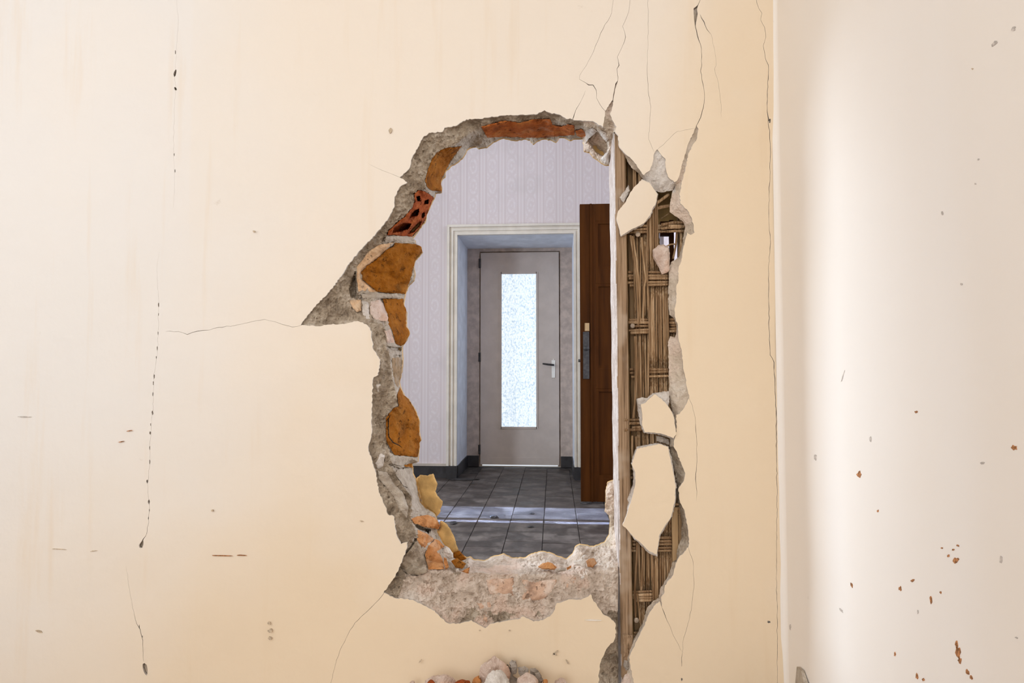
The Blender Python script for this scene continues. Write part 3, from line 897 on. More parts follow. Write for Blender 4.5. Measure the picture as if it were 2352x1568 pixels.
# ------------------------------------------------------------------ timber post
def post():
    top, bot, n = 306, 1900, 60
    vs, fs = [], []
    rows = n
    prof = [(0, 0.002), (.08, 0), (.3, 0), (.5, 0), (.7, 0), (.92, 0), (1, .002)]
    for i in range(rows + 1):
        f = i / rows
        py = top + (bot - top) * f
        xl = 1410 + (py - 312) * .0132
        xr = 1436 + (py - 345) * .0155
        ring = []
        for (u, dt) in prof:
            px = xl + (xr - xl) * u + noise.noise(Vector((u * 3, py / 90, 1))) * .8
            ring.append(P(px, py, Y0 + .016 + dt + noise.noise(Vector((u * 9, py / 60, 4))) * .0012))
        z = ring[0].z
        xlw, xrw = ring[0].x, ring[-1].x
        for tt in (.05, .09, .145):
            ring.append(Vector((xrw, Y0 + tt, z)))
        for tt in (.148, .11, .07, .04):
            ring.append(Vector((xlw + noise.noise(Vector((tt * 40, py / 50, 8))) * .0015, Y0 + tt, z)))
        vs += ring
        k = len(ring)
        if i:
            a = (i - 1) * k
            for j in range(k):
                fs.append((a + j, a + (j + 1) % k, a + k + (j + 1) % k, a + k + j))
    fs.append(tuple(range(k)))
    fs.append(tuple(range(rows * k, rows * k + k)))
    me = mesh_from('timber_post', vs, fs)
    o = link('timber_post', me, ['wood', 'beamside'])
    for p in me.polygons:
        if p.normal.x < -.7:
            p.material_index = 1
    return o


tp = post()
tag(tp, 'weathered upright timber post on the right edge of the hole', 'post')

# ------------------------------------------------------------------ woven cane mat
mat_root = empty('cane_mat', P(1490, 1480, Y0 + .03))
tag(mat_root, 'woven split-cane mat exposed beside the timber post', 'cane mat')


def lean(x, y):
    return x + (y - 700) * .0152


def cane(path, w, th, parent, seed=0, mat='cane', name='cane'):
    """Split cane: rounded strip following a path of (px, py, t); w in px."""
    pw = [P(a, b_, Y0 + c_) for a, b_, c_ in path]
    n = len(pw)
    rr = random.Random(seed)
    secs = [(-1, .6), (-.85, -.1), (-.4, -.75), (0, -1), (.4, -.75), (.85, -.1), (1, .6)]
    vs, fs = [], []
    for i, p in enumerate(pw):
        d = (pw[min(n - 1, i + 1)] - pw[max(0, i - 1)]).normalized()
        nrm = Vector((0, 1, 0))
        side = d.cross(nrm).normalized()
        dn = side.cross(d).normalized()
        if dn.y < 0:
            dn = -dn
        ww = w * .0005 * (1 + noise.noise(Vector((seed * 3.1, i * .4, 0))) * .18)
        for a, h in secs:
            vs.append(p + side * (a * ww) + dn * (h * th * .5))
        k = len(secs)
        if i:
            q = (i - 1) * k
            for j in range(k):
                fs.append((q + j, q + (j + 1) % k, q + k + (j + 1) % k, q + k + j))
    fs.append(tuple(range(k)))
    fs.append(tuple(range((n - 1) * k, n * k)))
    return link(name, mesh_from(name, vs, fs), mat, parent)


BANDS = [(425, 'R', 3), (525, 'LT', 3), (640, 'R', 5), (748, 'LT', 5), (856, 'R', 3), (975, 'L', 4), (1085, 'R', 4), (1170, 'LT', 4), (1250, 'R', 5), (1368, 'L', 4), (1460, 'R', 3)]
LB = [1460, 1465.5, 1471.5, 1477, 1481.5, 1486]
RB = [1491, 1496.5, 1502, 1507.5, 1513, 1518.5, 1524, 1529.5, 1534]
TB = [1541, 1547.5, 1554, 1561, 1568]


def over(bundle, y):
    """depth of a vertical cane of a bundle at height y: dives behind the bands that cross over it"""
    t = .030
    for by, m, _ in BANDS:
        if bundle in m:
            d = abs(y - by)
            t += .018 * (1 / (1 + (d / 26.0) ** 4))
    return t


rr = random.Random(33)
seed = 0
for bundle, xs in (('L', LB), ('R', RB), ('T', TB)):
    for x in xs:
        seed += 1
        y0, y1 = 352 + rr.uniform(-8, 8), 1520
        if bundle == 'L':
            w = rr.uniform(3.6, 6.2)
        else:
            w = rr.uniform(4.6, 6.4)
        spans = [(y0, y1)]
        if bundle == 'T':
            spans = [(400, 438), (602 + rr.uniform(0, 10), y1)] if x < 1566 else [(y0, y1)]
        if bundle == 'R' and x > 1516:
            spans = [(y0, 432), (596 + rr.uniform(0, 8), y1)]
        ph, am = rr.uniform(0, 6), rr.uniform(.8, 2.6 if bundle == 'L' else 1.0)
        for a, c in spans:
            n = max(6, int((c - a) / 11))
            path = []
            for i in range(n + 1):
                y = a + (c - a) * i / n
                path.append((lean(x, y) + am * math.sin(y / 95 + ph), y, over(bundle, y) + rr.uniform(-.0006, .0006)))
            cane(path, w, .0035, mat_root, seed)
# loose strands standing in front of the left bundle
for j, (pth, w) in enumerate([
    ([(1448, 540), (1454, 580), (1460, 620), (1464, 660), (1466, 720), (1466, 745)], 5.5), ([(1453, 542), (1461, 590), (1467, 640), (1470, 690), (1471, 740)], 5),
    ([(1474, 545), (1478, 600), (1484, 640), (1480, 660), (1478, 700), (1477, 738)], 4.5), ([(1459, 772), (1461, 820), (1461, 870), (1459, 920), (1455, 960)], 6),
    ([(1470, 772), (1472, 830), (1471, 900), (1473, 930)], 4), ([(1452, 1000), (1452, 1030), (1453, 1060)], 5), ([(1461, 1002), (1462, 1040)], 4), ([(1464, 1245), (1462, 1290), (1458, 1350), (1460, 1420)], 5),
    ([(1478, 1250), (1476, 1300), (1473, 1355)], 5), ([(1463, 1362), (1468, 1400), (1470, 1430)], 4)]):
    path = []
    for k in range(len(pth) - 1):
        for i in range(4):
            f = i / 4
            path.append((pth[k][0] + (pth[k + 1][0] - pth[k][0]) * f, pth[k][1] + (pth[k + 1][1] - pth[k][1]) * f, .025))
    path.append((*pth[-1], .028))
    cane(path, w, .0035, mat_root, 200 + j)
for by, m, cnt in BANDS:
    for i in range(cnt):
        seed += 1
        y = by + (i - (cnt - 1) / 2) * 7.6 + rr.uniform(-1.2, 1.2)
        tilt = rr.uniform(-.03, .03) - .02
        xa, xb = 1444 + rr.uniform(-3, 4), 1600
        if by == 975 and i in (0, cnt - 1):
            xa = 1430
        if by == 425:
            xa = 1500
        path = []
        n = 34
        for q in range(n + 1):
            x = xa + (xb - xa) * q / n
            t = .044
            for bn, xs in (('L', LB), ('R', RB), ('T', TB)):
                if bn in m and xs[0] - 4 <= x <= xs[-1] + 4:
                    t = .027
            if x < 1457:
                t = min(t, .034)
            if by == 975 and x < 1445:
                t = .013
            path.append((lean(x, y), y + (x - 1490) * tilt, t))
        # relax the dive so that the cane bends instead of stepping
        ts = [p_[2] for p_ in path]
        for _ in range(2):
            ts = [ts[0]] + [(ts[k - 1] + 2 * ts[k] + ts[k + 1]) / 4 for k in range(1, n)] + [ts[-1]]
        cane([(p_[0], p_[1], tt) for p_, tt in zip(path, ts)], rr.uniform(5, 7), .0035, mat_root, 400 + seed)
# stray broken canes round the peephole
for j, (pth, w) in enumerate([([(1508, 466), (1520, 458), (1536, 446)], 7), ([(1504, 480), (1520, 475), (1540, 472)], 8), ([(1519, 516), (1545, 511), (1575, 510)], 7), ([(1519, 525), (1548, 521), (1575, 519)], 6),
                              ([(1546, 523), (1560, 527), (1574, 533)], 5), ([(1530, 566), (1540, 561), (1551, 560)], 3.5), ([(1556, 522), (1553, 560), (1546, 594)], 5), ([(1562, 520), (1566, 550), (1560, 590)], 7), ([(1518, 502), (1530, 494), (1540, 488)], 2.5)]):
    path = []
    for k in range(len(pth) - 1):
        for i in range(4):
            f = i / 4
            path.append((pth[k][0] + (pth[k + 1][0] - pth[k][0]) * f, pth[k][1] + (pth[k + 1][1] - pth[k][1]) * f, .03 + .002 * j))
    path.append((*pth[-1], .034))
    cane(path, w, .0035, mat_root, 300 + j)


def nail(px, py, t, r, parent):
    c = P(px, py, Y0 + t)
    bm = bmesh.new()
    bmesh.ops.create_uvsphere(bm, u_segments=12, v_segments=7, radius=r)
    for v in bm.verts:
        v.co.y *= .45
    s = bmesh.ops.create_cone(bm, segments=8, radius1=r * .4, radius2=r * .4, depth=.03, cap_ends=True)
    for v in s['verts']:
        v.co = Vector((v.co.x, v.co.z + .015, v.co.y))
    for v in bm.verts:
        v.co += c
    me = bpy.data.meshes.new('nail')
    bm.to_mesh(me)
    bm.free()
    return link('nail', me, 'nail', parent, True)


for a in ((1465, 538, .024, .006), (1453, 748, .022, .0055), (1462, 1424, .024, .006)):
    nail(*a, mat_root)


def boardpiece(name, xa, xb, ya, yb, t, mat, parent, thick=.012, seed=0):
    pl = rough_line([(lean(xa, ya), ya), (lean(xb, ya), ya), (lean(xb, yb), yb), (lean(xa, yb), yb)], 20, .8, True, seed)
    p, tr = region(pl, [], 16, .3)
    return sheet(name, p, tr, t + fbm_arr(p, 60, seed + .3, 2) * .0015, mat, parent, thick)


bd = empty('lath_boards', P(1460, 1500, Y0 + .06))
tag(bd, 'tan wooden boards behind the woven cane', 'board')
boardpiece('board', 1446, 1476, 350, 1560, .058, 'board', bd, seed=1)
boardpiece('board', 1478, 1515, 350, 1560, .060, 'board', bd, seed=2)
boardpiece('board', 1517, 1560, 610, 1560, .061, 'board', bd, seed=3)
boardpiece('board', 1541, 1550, 505, 606, .095, 'brown', bd, seed=7)
boardpiece('board', 1560, 1572, 500, 606, .085, 'board', bd, seed=8)
boardpiece('board', 1520, 1546, 508, 541, .105, 'brown', bd, seed=9)
tb = empty('wooden_lath', P(1548, 1320, Y0 + .03))
tag(tb, 'pale vertical wooden lath right of the lowest plaster flake', 'lath')
boardpiece('lath', 1536, 1549, 1165, 1335, .024, 'board', tb, .010, seed=4)
boardpiece('lath', 1551, 1560, 1165, 1330, .028, 'board', tb, .010, seed=5)
wb_ = piece('wood_block', [(1430, 1456), (1455, 1457), (1452, 1482), (1445, 1506), (1431, 1511), (1432, 1480)], 'wood', flat=.020, proud=.012, thick=.03, seed=90, parent=bd)
wb_.parent = None
wb_.matrix_parent_inverse = Matrix()
tag(wb_, 'short pale wood block at the foot of the timber post', 'wood block')


# ------------------------------------------------------------------ loose plaster flakes hanging over the cane
def flake(front, body, tc, label, seed, tilt=(0, 0), name='plaster_flake'):
    root = empty(name, P(front[0][0], front[0][1], Y0 + tc))
    tag(root, label, 'plaster flake')
    cx = sum(p[0] for p in front) / len(front)
    cy = sum(p[1] for p in front) / len(front)
    pl = rough_line(front, 4, .7, True, seed)
    p, tr = region(pl, [], 7, .4)
    tt = tc + (p[:, 0] - cx) * tilt[0] + (p[:, 1] - cy) * tilt[1] + fbm_arr(p, 60, seed + .2, 2) * .0012
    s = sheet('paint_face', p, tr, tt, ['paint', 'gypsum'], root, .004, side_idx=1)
    pl2 = rough_line(body, 4, 1.1, True, seed + 1)
    p2, tr2 = region(pl2, [], 4, .4)
    e = pdist(pl2, p2, True)
    tt2 = tc + .0052 + (p2[:, 0] - cx) * tilt[0] + (p2[:, 1] - cy) * tilt[1] + .005 * np.exp(-e / 2.5) + np.abs(fbm_arr(p2, 12, seed + .7, 3)) * .003
    sheet('plaster_body', p2, tr2, tt2, 'gypsum', root, .010)
    return root


F1 = [(1475, 413), (1491, 419), (1497, 427), (1510, 446), (1506, 468), (1499, 478), (1494, 494), (1478, 513), (1451, 526), (1426, 542), (1419, 513), (1416, 502), (1420, 484), (1438, 462), (1448, 441), (1459, 427)]
flake(F1, [(1474, 411), (1492, 417), (1499, 427), (1512, 446), (1507, 470), (1501, 480), (1495, 496), (1479, 515), (1452, 529), (1427, 543), (1422, 513), (1419, 502), (1423, 484), (1440, 462), (1450, 441)], -.001,
      'smooth cream plaster flake hanging uppermost beside the timber post', 11, (.00010, .00004))
F2 = [(1504, 905), (1520, 916), (1534, 932), (1543, 946), (1548, 959), (1551, 980), (1553, 998), (1547, 1006), (1534, 1001), (1520, 996), (1500, 993), (1481, 992), (1475, 976), (1475, 955), (1472, 928), (1482, 925), (1491, 916)]
flake(F2, [(1463, 917), (1475, 912), (1488, 914), (1500, 903), (1536, 898), (1538, 915), (1535, 932), (1544, 946), (1549, 960), (1552, 980), (1554, 999), (1547, 1008), (1534, 1004), (1518, 999), (1500, 996), (1479, 994), (1472, 976), (1467, 948)], -.003,
      'small squarish cream plaster flake in the middle of the cane strip', 13, (-.00006, .00003))
F3 = [(1463, 1030), (1492, 1024), (1513, 1019), (1534, 1026), (1540, 1053), (1546, 1084), (1552, 1115), (1550, 1150), (1542, 1185), (1527, 1208), (1515, 1227), (1511, 1255), (1508, 1273), (1492, 1266), (1472, 1247), (1453, 1231), (1445, 1220), (1430, 1206), (1441, 1177), (1451, 1146), (1459, 1111), (1459, 1084), (1451, 1065)]
flake(F3, [(1463, 1027), (1492, 1021), (1513, 1018), (1536, 1025), (1543, 1053), (1548, 1084), (1554, 1115), (1552, 1150), (1544, 1186), (1529, 1209), (1517, 1228), (1512, 1256), (1510, 1278), (1492, 1271), (1471, 1251), (1455, 1236), (1446, 1223), (1436, 1205), (1440, 1177), (1446, 1140), (1455, 1111), (1456, 1084), (1450, 1065)], -.004,
      'largest cream plaster flake hanging low over the cane', 15, (-.00005, 0))


def pebble(name, poly, Yc, h, mat, label, cat, seed=0, sp=3.5, rough=.9, group=None, parent=None, bumpamp=.25):
    """Closed stone with the given outline, a real distance Yc and half thickness h."""
    pl = rough_line(poly, 4, rough, True, seed)
    p, tr = region(pl, [], sp, .45)
    e = pdist(pl, p, True)
    R = max(e.max(), 1e-3)
    dome = np.sqrt(np.clip(1 - (1 - np.minimum(e / (R * .8), 1)) ** 2, 0, 1))
    fac = fbm_arr(p, R * 1.6, seed * .77 + 3, 2)
    hh = h * dome * (1 + fac * bumpamp * 2)
    rq = random.Random(seed * 13 + 1)
    c0_ = p.mean(0)
    q = (p - c0_) / max(np.abs(p - c0_).max(), 1e-3)
    cut = np.ones(len(p))
    for _ in range(6):
        a = rq.uniform(0, 2 * math.pi)
        cut = np.minimum(cut, rq.uniform(.55, 1.0) - rq.uniform(.3, .9) * (q[:, 0] * math.cos(a) + q[:, 1] * math.sin(a)))
    hh = np.minimum(hh, h * np.maximum(cut, .12) * np.minimum(1, dome * 1.6)) + h * dome * (.06 * fac + .10 * fbm_arr(p, max(4.0, R * .45), seed + 9.0, 2))
    front = Pn(p, Yc - hh)
    back = Pn(p, Yc + h * dome * .9)
    n = len(p)
    vs = list(front)
    bset = set(int(i) for e_ in boundary(tr) for i in e_)
    idx = {}
    for i in range(n):
        if i in bset:
            idx[i] = i
        else:
            idx[i] = len(vs)
            vs.append(back[i])
    fs = [tuple(f) for f in tr] + [(idx[f[2]], idx[f[1]], idx[f[0]]) for f in tr.tolist()]
    me = bpy.data.meshes.new(name)
    me.from_pydata([tuple(v) for v in vs], [], [tuple(int(i) for i in f) for f in fs])
    bm = bmesh.new()
    bm.from_mesh(me)
    bmesh.ops.recalc_face_normals(bm, faces=bm.faces)
    bm.to_mesh(me)
    bm.free()
    o = link(name, me, mat, parent)
    if label:
        tag(o, label, cat, group)
    return o


pebble('plaster_chip', [(1443, 424), (1447, 438), (1440, 452), (1432, 465), (1427, 460), (1423, 453), (1434, 440)], Y0 + .010, .005, 'gypsum', 'narrow white plaster chip left of the uppermost flake', 'plaster chip', 1)
pebble('rubble_stone', [(1513, 562), (1524, 561), (1534, 565), (1539, 581), (1538, 605), (1537, 620), (1534, 625), (1520, 630), (1515, 620), (1506, 602), (1500, 590), (1499, 574)], Y0 + .014, .014, 'pinkstone', 'pinkish lump of plaster caught on the cane below the peephole', 'stone', 2)
pebble('rubble_stone', [(1507, 1001), (1522, 1003), (1536, 1009), (1537, 1021), (1524, 1017), (1508, 1013)], Y0 + .016, .008, 'greystone', 'dark grey stone wedged between the middle and the largest flake', 'stone', 3)
pebble('plaster_chip', [(1447, 1128), (1453, 1132), (1452, 1148), (1445, 1154), (1441, 1146)], Y0 + .010, .005, 'gypsum', 'tiny white plaster chip left of the largest flake', 'plaster chip', 4)
pebble('rubble_stone', [(1434, 1515), (1444, 1517), (1446, 1535), (1438, 1540), (1432, 1530)], Y0 + .012, .008, 'greystone', 'grey stone under the wood block at the foot of the post', 'stone', 5)
pebble('rubble_stone', [(1426, 1566), (1436, 1548), (1450, 1545), (1455, 1566), (1450, 1590), (1430, 1592)], Y0 + .012, .010, 'pinkstone', 'pale pinkish stone at the bottom of the crack beside the post', 'stone', 6)

# stones and brick shards lying on the sill of the hole
SILL = [
    ('pebble', [(1023, 1253), (1032, 1258), (1041, 1271), (1040, 1281), (1032, 1284), (1021, 1276), (1019, 1263)], .075, .010, 'gypsum', 'smooth white pebble on the sill against the left bricks', 'stone'),
    ('brick_shard', [(1041, 1268), (1056, 1264), (1072, 1283), (1059, 1288), (1042, 1281)], .090, .010, 'brick', 'upper dark orange brick shard right of the white pebble', 'brick shard'),
    ('brick_shard', [(1036, 1288), (1049, 1281), (1071, 1294), (1062, 1306), (1046, 1303)], .055, .010, 'brick', 'lower dark orange brick shard below another shard near the white pebble', 'brick shard'),
    ('brick_shard', [(1059, 1312), (1079, 1301), (1076, 1317)], .022, .006, 'shard', 'little triangular brick shard at the front edge of the sill', 'brick shard'),
    ('brick_shard', [(1019, 1279), (1026, 1282), (1031, 1302), (1024, 1308), (1020, 1296)], .045, .008, 'shard', 'thin upright brick sliver beside the left bricks', 'brick shard'),
    ('brick_shard', [(1235, 1301), (1246, 1293), (1258, 1290), (1269, 1293), (1279, 1303), (1273, 1308), (1246, 1307)], .052, .009, 'shard', 'flat orange brick shard in the middle of the sill', 'brick shard'),
    ('stone_flake', [(1276, 1309), (1286, 1303), (1301, 1304), (1299, 1311), (1281, 1313)], .034, .006, 'greystone', 'flat grey stone flake right of the flat orange shard', 'stone'),
    ('stone_chip', [(1317, 1289), (1337, 1283), (1346, 1288), (1344, 1303), (1331, 1299), (1319, 1298)], .060, .009, 'gypsum', 'angular white plaster chunk at the right end of the sill', 'stone'),
    ('stone_chip', [(1337, 1276), (1344, 1273), (1351, 1278), (1349, 1284), (1340, 1285)], .074, .008, 'gypsum', 'small round white stone on top of the white chunk', 'stone'),
    ('brick_shard', [(1346, 1288), (1352, 1283), (1364, 1281), (1371, 1293), (1362, 1303), (1349, 1301)], .060, .010, 'shard', 'rounded orange brick lump beside the white chunk', 'brick shard'),
    ('brick_shard', [(1301, 1303), (1312, 1298), (1312, 1304), (1303, 1309)], .042, .005, 'shard', 'tiny orange brick chip left of the white chunk', 'brick shard'),
    ('stone_chip', [(1198, 1299), (1206, 1294), (1209, 1297), (1203, 1302)], .056, .004, 'gypsum', 'tiny white chip left of the flat orange shard', 'stone'),
    ('stone_chip', [(1218, 1297), (1228, 1296), (1232, 1300), (1222, 1301)], .056, .004, 'gypsum', 'tiny white sliver touching the flat orange shard', 'stone'),
    ('stone_chip', [(1333, 1326), (1341, 1321), (1343, 1326), (1337, 1331)], .022, .004, 'gypsum', 'tiny white chip under the right end of the sill', 'stone'),
    ('stone_chip', [(1047, 1306), (1053, 1305), (1055, 1312), (1048, 1314)], .026, .005, 'gypsum', 'tiny white crumb beside the triangular brick shard', 'stone'),
]
for i, (nm, poly, tc, h, mt, lab, cat) in enumerate(SILL):
    pebble(nm, poly, Y0 + tc - .006, h, mt, lab, cat, 100 + i, sp=2.6, rough=.5)

# ------------------------------------------------------------------ small marks on the plaster: thin chips, drips and scuffs
def mark(px, py, rx, ry, mat, rot=0.0, seed=0, name='paint_chip'):
    pl = blob(px, py, rx, ry, 10, seed, rot, .3)
    p, tr = region(pl, [], 3, .4)
    return sheet(name, p, tr, -.0022, mat, wall, .0019)


for i, a in enumerate([(508, 1276, 22, 1.2, 'rust', .02), (555, 1275, 12, 1.2, 'rust', 0), (135, 1261, 14, 1, 'mark', .05), (215, 1265, 10, 1, 'mark', -.1), (618, 1432, 4, 4, 'mark', 0), (620, 1448, 5, 4, 'mark', 0),
                       (619, 1466, 4, 4, 'mark', 0), (1102, 1448, 2.4, 1.4, 'mark', .4), (1170, 1448, 2, 1.4, 'mark', .2), (1276, 1499, 8, 2, 'mark', -.7), (1275, 1503, 5, 1.5, 'mark', .6), (1303, 1520, 7, 1.3, 'mark', 1.0),
                       (896, 300, 4, 6, 'mark', .3), (487, 1172, 3, 2.4, 'mark', 0), (583, 531, 3, 2, 'mark', 0), (830, 1197, 4, 1.5, 'mark', .2), (1364, 1424, 20, 1.6, 'chalk', .02), (965, 1518, 5, 1, 'mark', -.9),
                       (297, 989, 7, 1.2, 'rust', -.2), (278, 1014, 6, 1.2, 'rust', -.2), (55, 957, 14, 1.2, 'greymark', 0), (90, 1450, 8, 3, 'mark', .2)]):
    mark(*a, seed=i)

# ------------------------------------------------------------------ the near room
wr = box('wall_right', .5085, .62, -2.72, Y0 + .012, 0, ZT, 'white')
tag(wr, kind='structure')


fv = []
for z in (0, ZT):
    for k_ in range(5):
        a_ = math.pi / 2 * k_ / 4
        fv.append((.5088 - .012 * (1 - math.sin(a_)), Y0 + .0003 - .014 * (1 - math.cos(a_)), z))
ff_ = [(i, i + 1, i + 6, i + 5) for i in range(4)]
link('corner_fillet', mesh_from('corner_fillet', fv, ff_), 'white', wr, True)


def rmark(px, py, rx, ry, mat, rot=0.0, seed=0):
    pl = blob(px, py, rx, ry, 10, seed, rot, .35)
    v = [PX(a, b_, .5085) for a, b_ in pl]
    n = len(v)
    vs = [Vector((.5079, q.y, q.z)) for q in v] + [Vector((.5090, q.y, q.z)) for q in v]
    fs = [tuple(range(n)), tuple(range(2 * n - 1, n - 1, -1))] + [(i, (i + 1) % n, (i + 1) % n + n, i + n) for i in range(n)]
    return link('paint_chip', mesh_from('paint_chip', vs, fs), mat, wr)


for i, a in enumerate([(1974, 1089, 5, 8, 'rust', 0), (2105, 946, 3.5, 2.5, 'rust', 0), (2330, 1028, 6, 5, 'rust', .6), (2196, 1286, 7, 5, 'rust', -.8), (2190, 1262, 2.5, 2, 'rust', 0), (2179, 1276, 2.5, 3, 'rust', 0), (2164, 1258, 2, 2, 'rust', 0),
                       (2201, 1253, 3.5, 2, 'rust', .5), (2096, 1333, 5, 2.5, 'rust', -.3), (2068, 1351, 3, 5, 'rust', 0), (2139, 1378, 2.5, 8, 'rust', -.1), (2161, 1360, 2, 3, 'rust', 0), (2201, 1498, 5, 14, 'rust', -.1), (2205, 1516, 4, 7, 'rust', 0),
                       (2198, 1480, 3, 8, 'rust', 0), (2223, 1543, 4, 6, 'rust', -.4), (2232, 1556, 3, 5, 'rust', -.4), (2107, 1552, 3, 6, 'rust', 0), (2121, 1560, 3, 3, 'rust', 0), (1957, 1344, 2, 6, 'rust', -.3), (2056, 1502, 1.8, 5, 'rust', 0),
                       (1932, 1400, 2, 7, 'greymark', -.7), (1873, 1050, 3, 6, 'greymark', 0), (2209, 652, 3, 3, 'greymark', 0), (2165, 490, 2, 6, 'greymark', 0), (2248, 366, 2, 2, 'greymark', 0), (2241, 422, 2, 2, 'greymark', 0), (2234, 158, 2, 2, 'mark', 0),
                       (2328, 66, 6, 4, 'greymark', -.6), (2285, 100, 10, 4, 'greymark', -.6), (2257, 1063, 5, 2.5, 'greymark', 0), (2300, 1285, 3, 8, 'greymark', 0), (2017, 1173, 2, 2.5, 'rust', 0), (1936, 865, 1, 14, 'greymark', .3), (2335, 1464, 3, 2, 'greymark', .5),
                       (2109, 1405, 1.5, 4, 'greymark', 0), (1815, 1440, 2, 6, 'greymark', 0), (2000, 1008, 3, 6, 'greymark', 0)]):
    rmark(*a, seed=50 + i)

fl = box('floor', XL, .508, -2.72, Y0, -.08, 0, 'concrete')
tag(fl, kind='structure')
ce = box('ceiling', XL - .1, .62, -2.72, Y0 + .16, ZT, ZT + .1, 'ceil')
tag(ce, kind='structure')
# left wall with a window opening, rear wall with a window opening
wl = multibox('wall_left', [(XL - .12, XL, -2.72, -1.4, 0, ZT), (XL - .12, XL, .4, Y0 + .16, 0, ZT), (XL - .12, XL, -1.4, .4, 0, .85), (XL - .12, XL, -1.4, .4, 2.45, ZT)], 'white')
tag(wl, kind='structure')
wf = multibox('wall_front', [(XL - .12, -1.45, -2.84, -2.72, 0, ZT), (.35, .62, -2.84, -2.72, 0, ZT), (-1.45, .35, -2.84, -2.72, 0, .9), (-1.45, .35, -2.84, -2.72, 2.4, ZT)], 'white')
tag(wf, kind='structure')
for nm, bx in (('window_1', [(-1.45, -1.39, -2.8, -2.74, .9, 2.4), (.29, .35, -2.8, -2.74, .9, 2.4), (-1.39, .29, -2.8, -2.74, .9, .96), (-1.39, .29, -2.8, -2.74, 2.34, 2.4), (-.58, -.52, -2.8, -2.74, .96, 2.34)]),
               ('window_2', [(XL - .09, XL - .03, -1.4, -1.34, .85, 2.45), (XL - .09, XL - .03, .34, .4, .85, 2.45), (XL - .09, XL - .03, -1.34, .34, .85, .91), (XL - .09, XL - .03, -1.34, .34, 2.39, 2.45)])):
    w = multibox(nm, bx, 'trim')
    tag(w, kind='structure')

# ------------------------------------------------------------------ rubble heap under the hole
def heap_height(X, Y):
    yy = (Y0 - Y)
    base = .215 * math.exp(-((X + .15) / .25) ** 2)
    return max(0.0, base * max(0.0, 1 - max(0.0, yy - .06) / .55))


vs, fs = [], []
NX, NY = 44, 30
for j in range(NY + 1):
    for i in range(NX + 1):
        X = -.95 + 1.5 * i / NX * .95
        Y = Y0 - .001 - .75 * j / NY
        h = heap_height(X, Y)
        h = h * .86 + (noise.noise(Vector((X * 18, Y * 18, 0))) * .02 if h > .02 else 0)
        vs.append((X, Y, max(-.01, h - .012)))
for j in range(NY):
    for i in range(NX):
        a = j * (NX + 1) + i
        fs.append((a, a + 1, a + NX + 2, a + NX + 1))
hp = link('rubble_heap', mesh_from('rubble_heap', vs, fs), 'sill')
tag(hp, 'heap of dust and fine rubble on the floor below the hole', 'rubble', kind='stuff')
def grow(poly, k):
    cx = sum(p[0] for p in poly) / len(poly)
    cy = sum(p[1] for p in poly) / len(poly)
    return [(cx + (p[0] - cx) * k, cy + (p[1] - cy) * k) for p in poly]


RUB = [
    ([(1102, 1545), (1104, 1532), (1110, 1525), (1122, 1516), (1136, 1506), (1140, 1510), (1150, 1517), (1166, 1530), (1172, 1545), (1168, 1565), (1130, 1572), (1105, 1566)], 1.395, .028, 'pinkstone', 'tallest pale stone at the top of the rubble heap'),
    ([(1111, 1572), (1120, 1552), (1130, 1541), (1149, 1538), (1160, 1548), (1168, 1560), (1172, 1585), (1160, 1606), (1130, 1610), (1112, 1595)], 1.335, .035, 'gypsum', 'white chalky stone in front of the tallest one'),
    ([(1172, 1522), (1176, 1517), (1184, 1519), (1187, 1530), (1184, 1544), (1174, 1546)], 1.405, .010, 'greystone', 'small upright grey chip right of the tallest stone'),
    ([(1166, 1530), (1174, 1536), (1178, 1552), (1190, 1560), (1180, 1575), (1165, 1570)], 1.412, .012, 'greystone', 'grey stone in the shadow behind the upright chip'),
    ([(1191, 1534), (1204, 1531), (1212, 1536), (1211, 1549), (1196, 1552)], 1.405, .012, 'greystone', 'square grey stone at the back of the heap'),
    ([(1218, 1537), (1229, 1535), (1236, 1542), (1232, 1552), (1220, 1552)], 1.405, .010, 'greystone', 'small grey stone right of the square grey one'),
    ([(1230, 1548), (1239, 1546), (1246, 1562), (1240, 1574), (1230, 1570)], 1.390, .010, 'greystone', 'narrow grey stone at the right slope of the heap'),
    ([(1187, 1572), (1190, 1557), (1201, 1550), (1211, 1544), (1224, 1550), (1234, 1560), (1239, 1580), (1225, 1602), (1200, 1604)], 1.340, .030, 'pinkstone', 'broad flat pink stone on the right of the heap'),
    ([(972, 1574), (978, 1562), (990, 1554), (1005, 1550), (1018, 1548), (1030, 1551), (1044, 1561), (1050, 1580), (1030, 1600), (990, 1600)], 1.375, .030, 'pinkstone', 'speckled pink stone on the left of the heap'),
    ([(981, 1572), (985, 1563), (993, 1561), (1000, 1570), (996, 1586), (984, 1588)], 1.325, .014, 'redbrick', 'dark red brick bit in front of the speckled pink stone'),
    ([(1040, 1575), (1050, 1564), (1062, 1560), (1078, 1563), (1086, 1578), (1070, 1595), (1046, 1594)], 1.36, .022, 'redbrick', 'dark red brick piece left of the white chalky stone'),
    ([(1082, 1572), (1090, 1556), (1100, 1551), (1104, 1560), (1108, 1580), (1090, 1590)], 1.385, .014, 'shard', 'orange brick bit leaning on the tallest stone'),
    ([(1244, 1575), (1248, 1561), (1256, 1560), (1262, 1575), (1252, 1588)], 1.375, .012, 'shard', 'small orange brick bit on the right slope'),
    ([(1270, 1578), (1276, 1562), (1288, 1556), (1298, 1560), (1304, 1578), (1288, 1592)], 1.380, .018, 'pinkstone', 'rightmost pinkish stone of the heap'),
    ([(938, 1576), (943, 1565), (951, 1563), (956, 1574), (948, 1588)], 1.395, .012, 'pinkstone', 'leftmost little stone of the heap'),
]
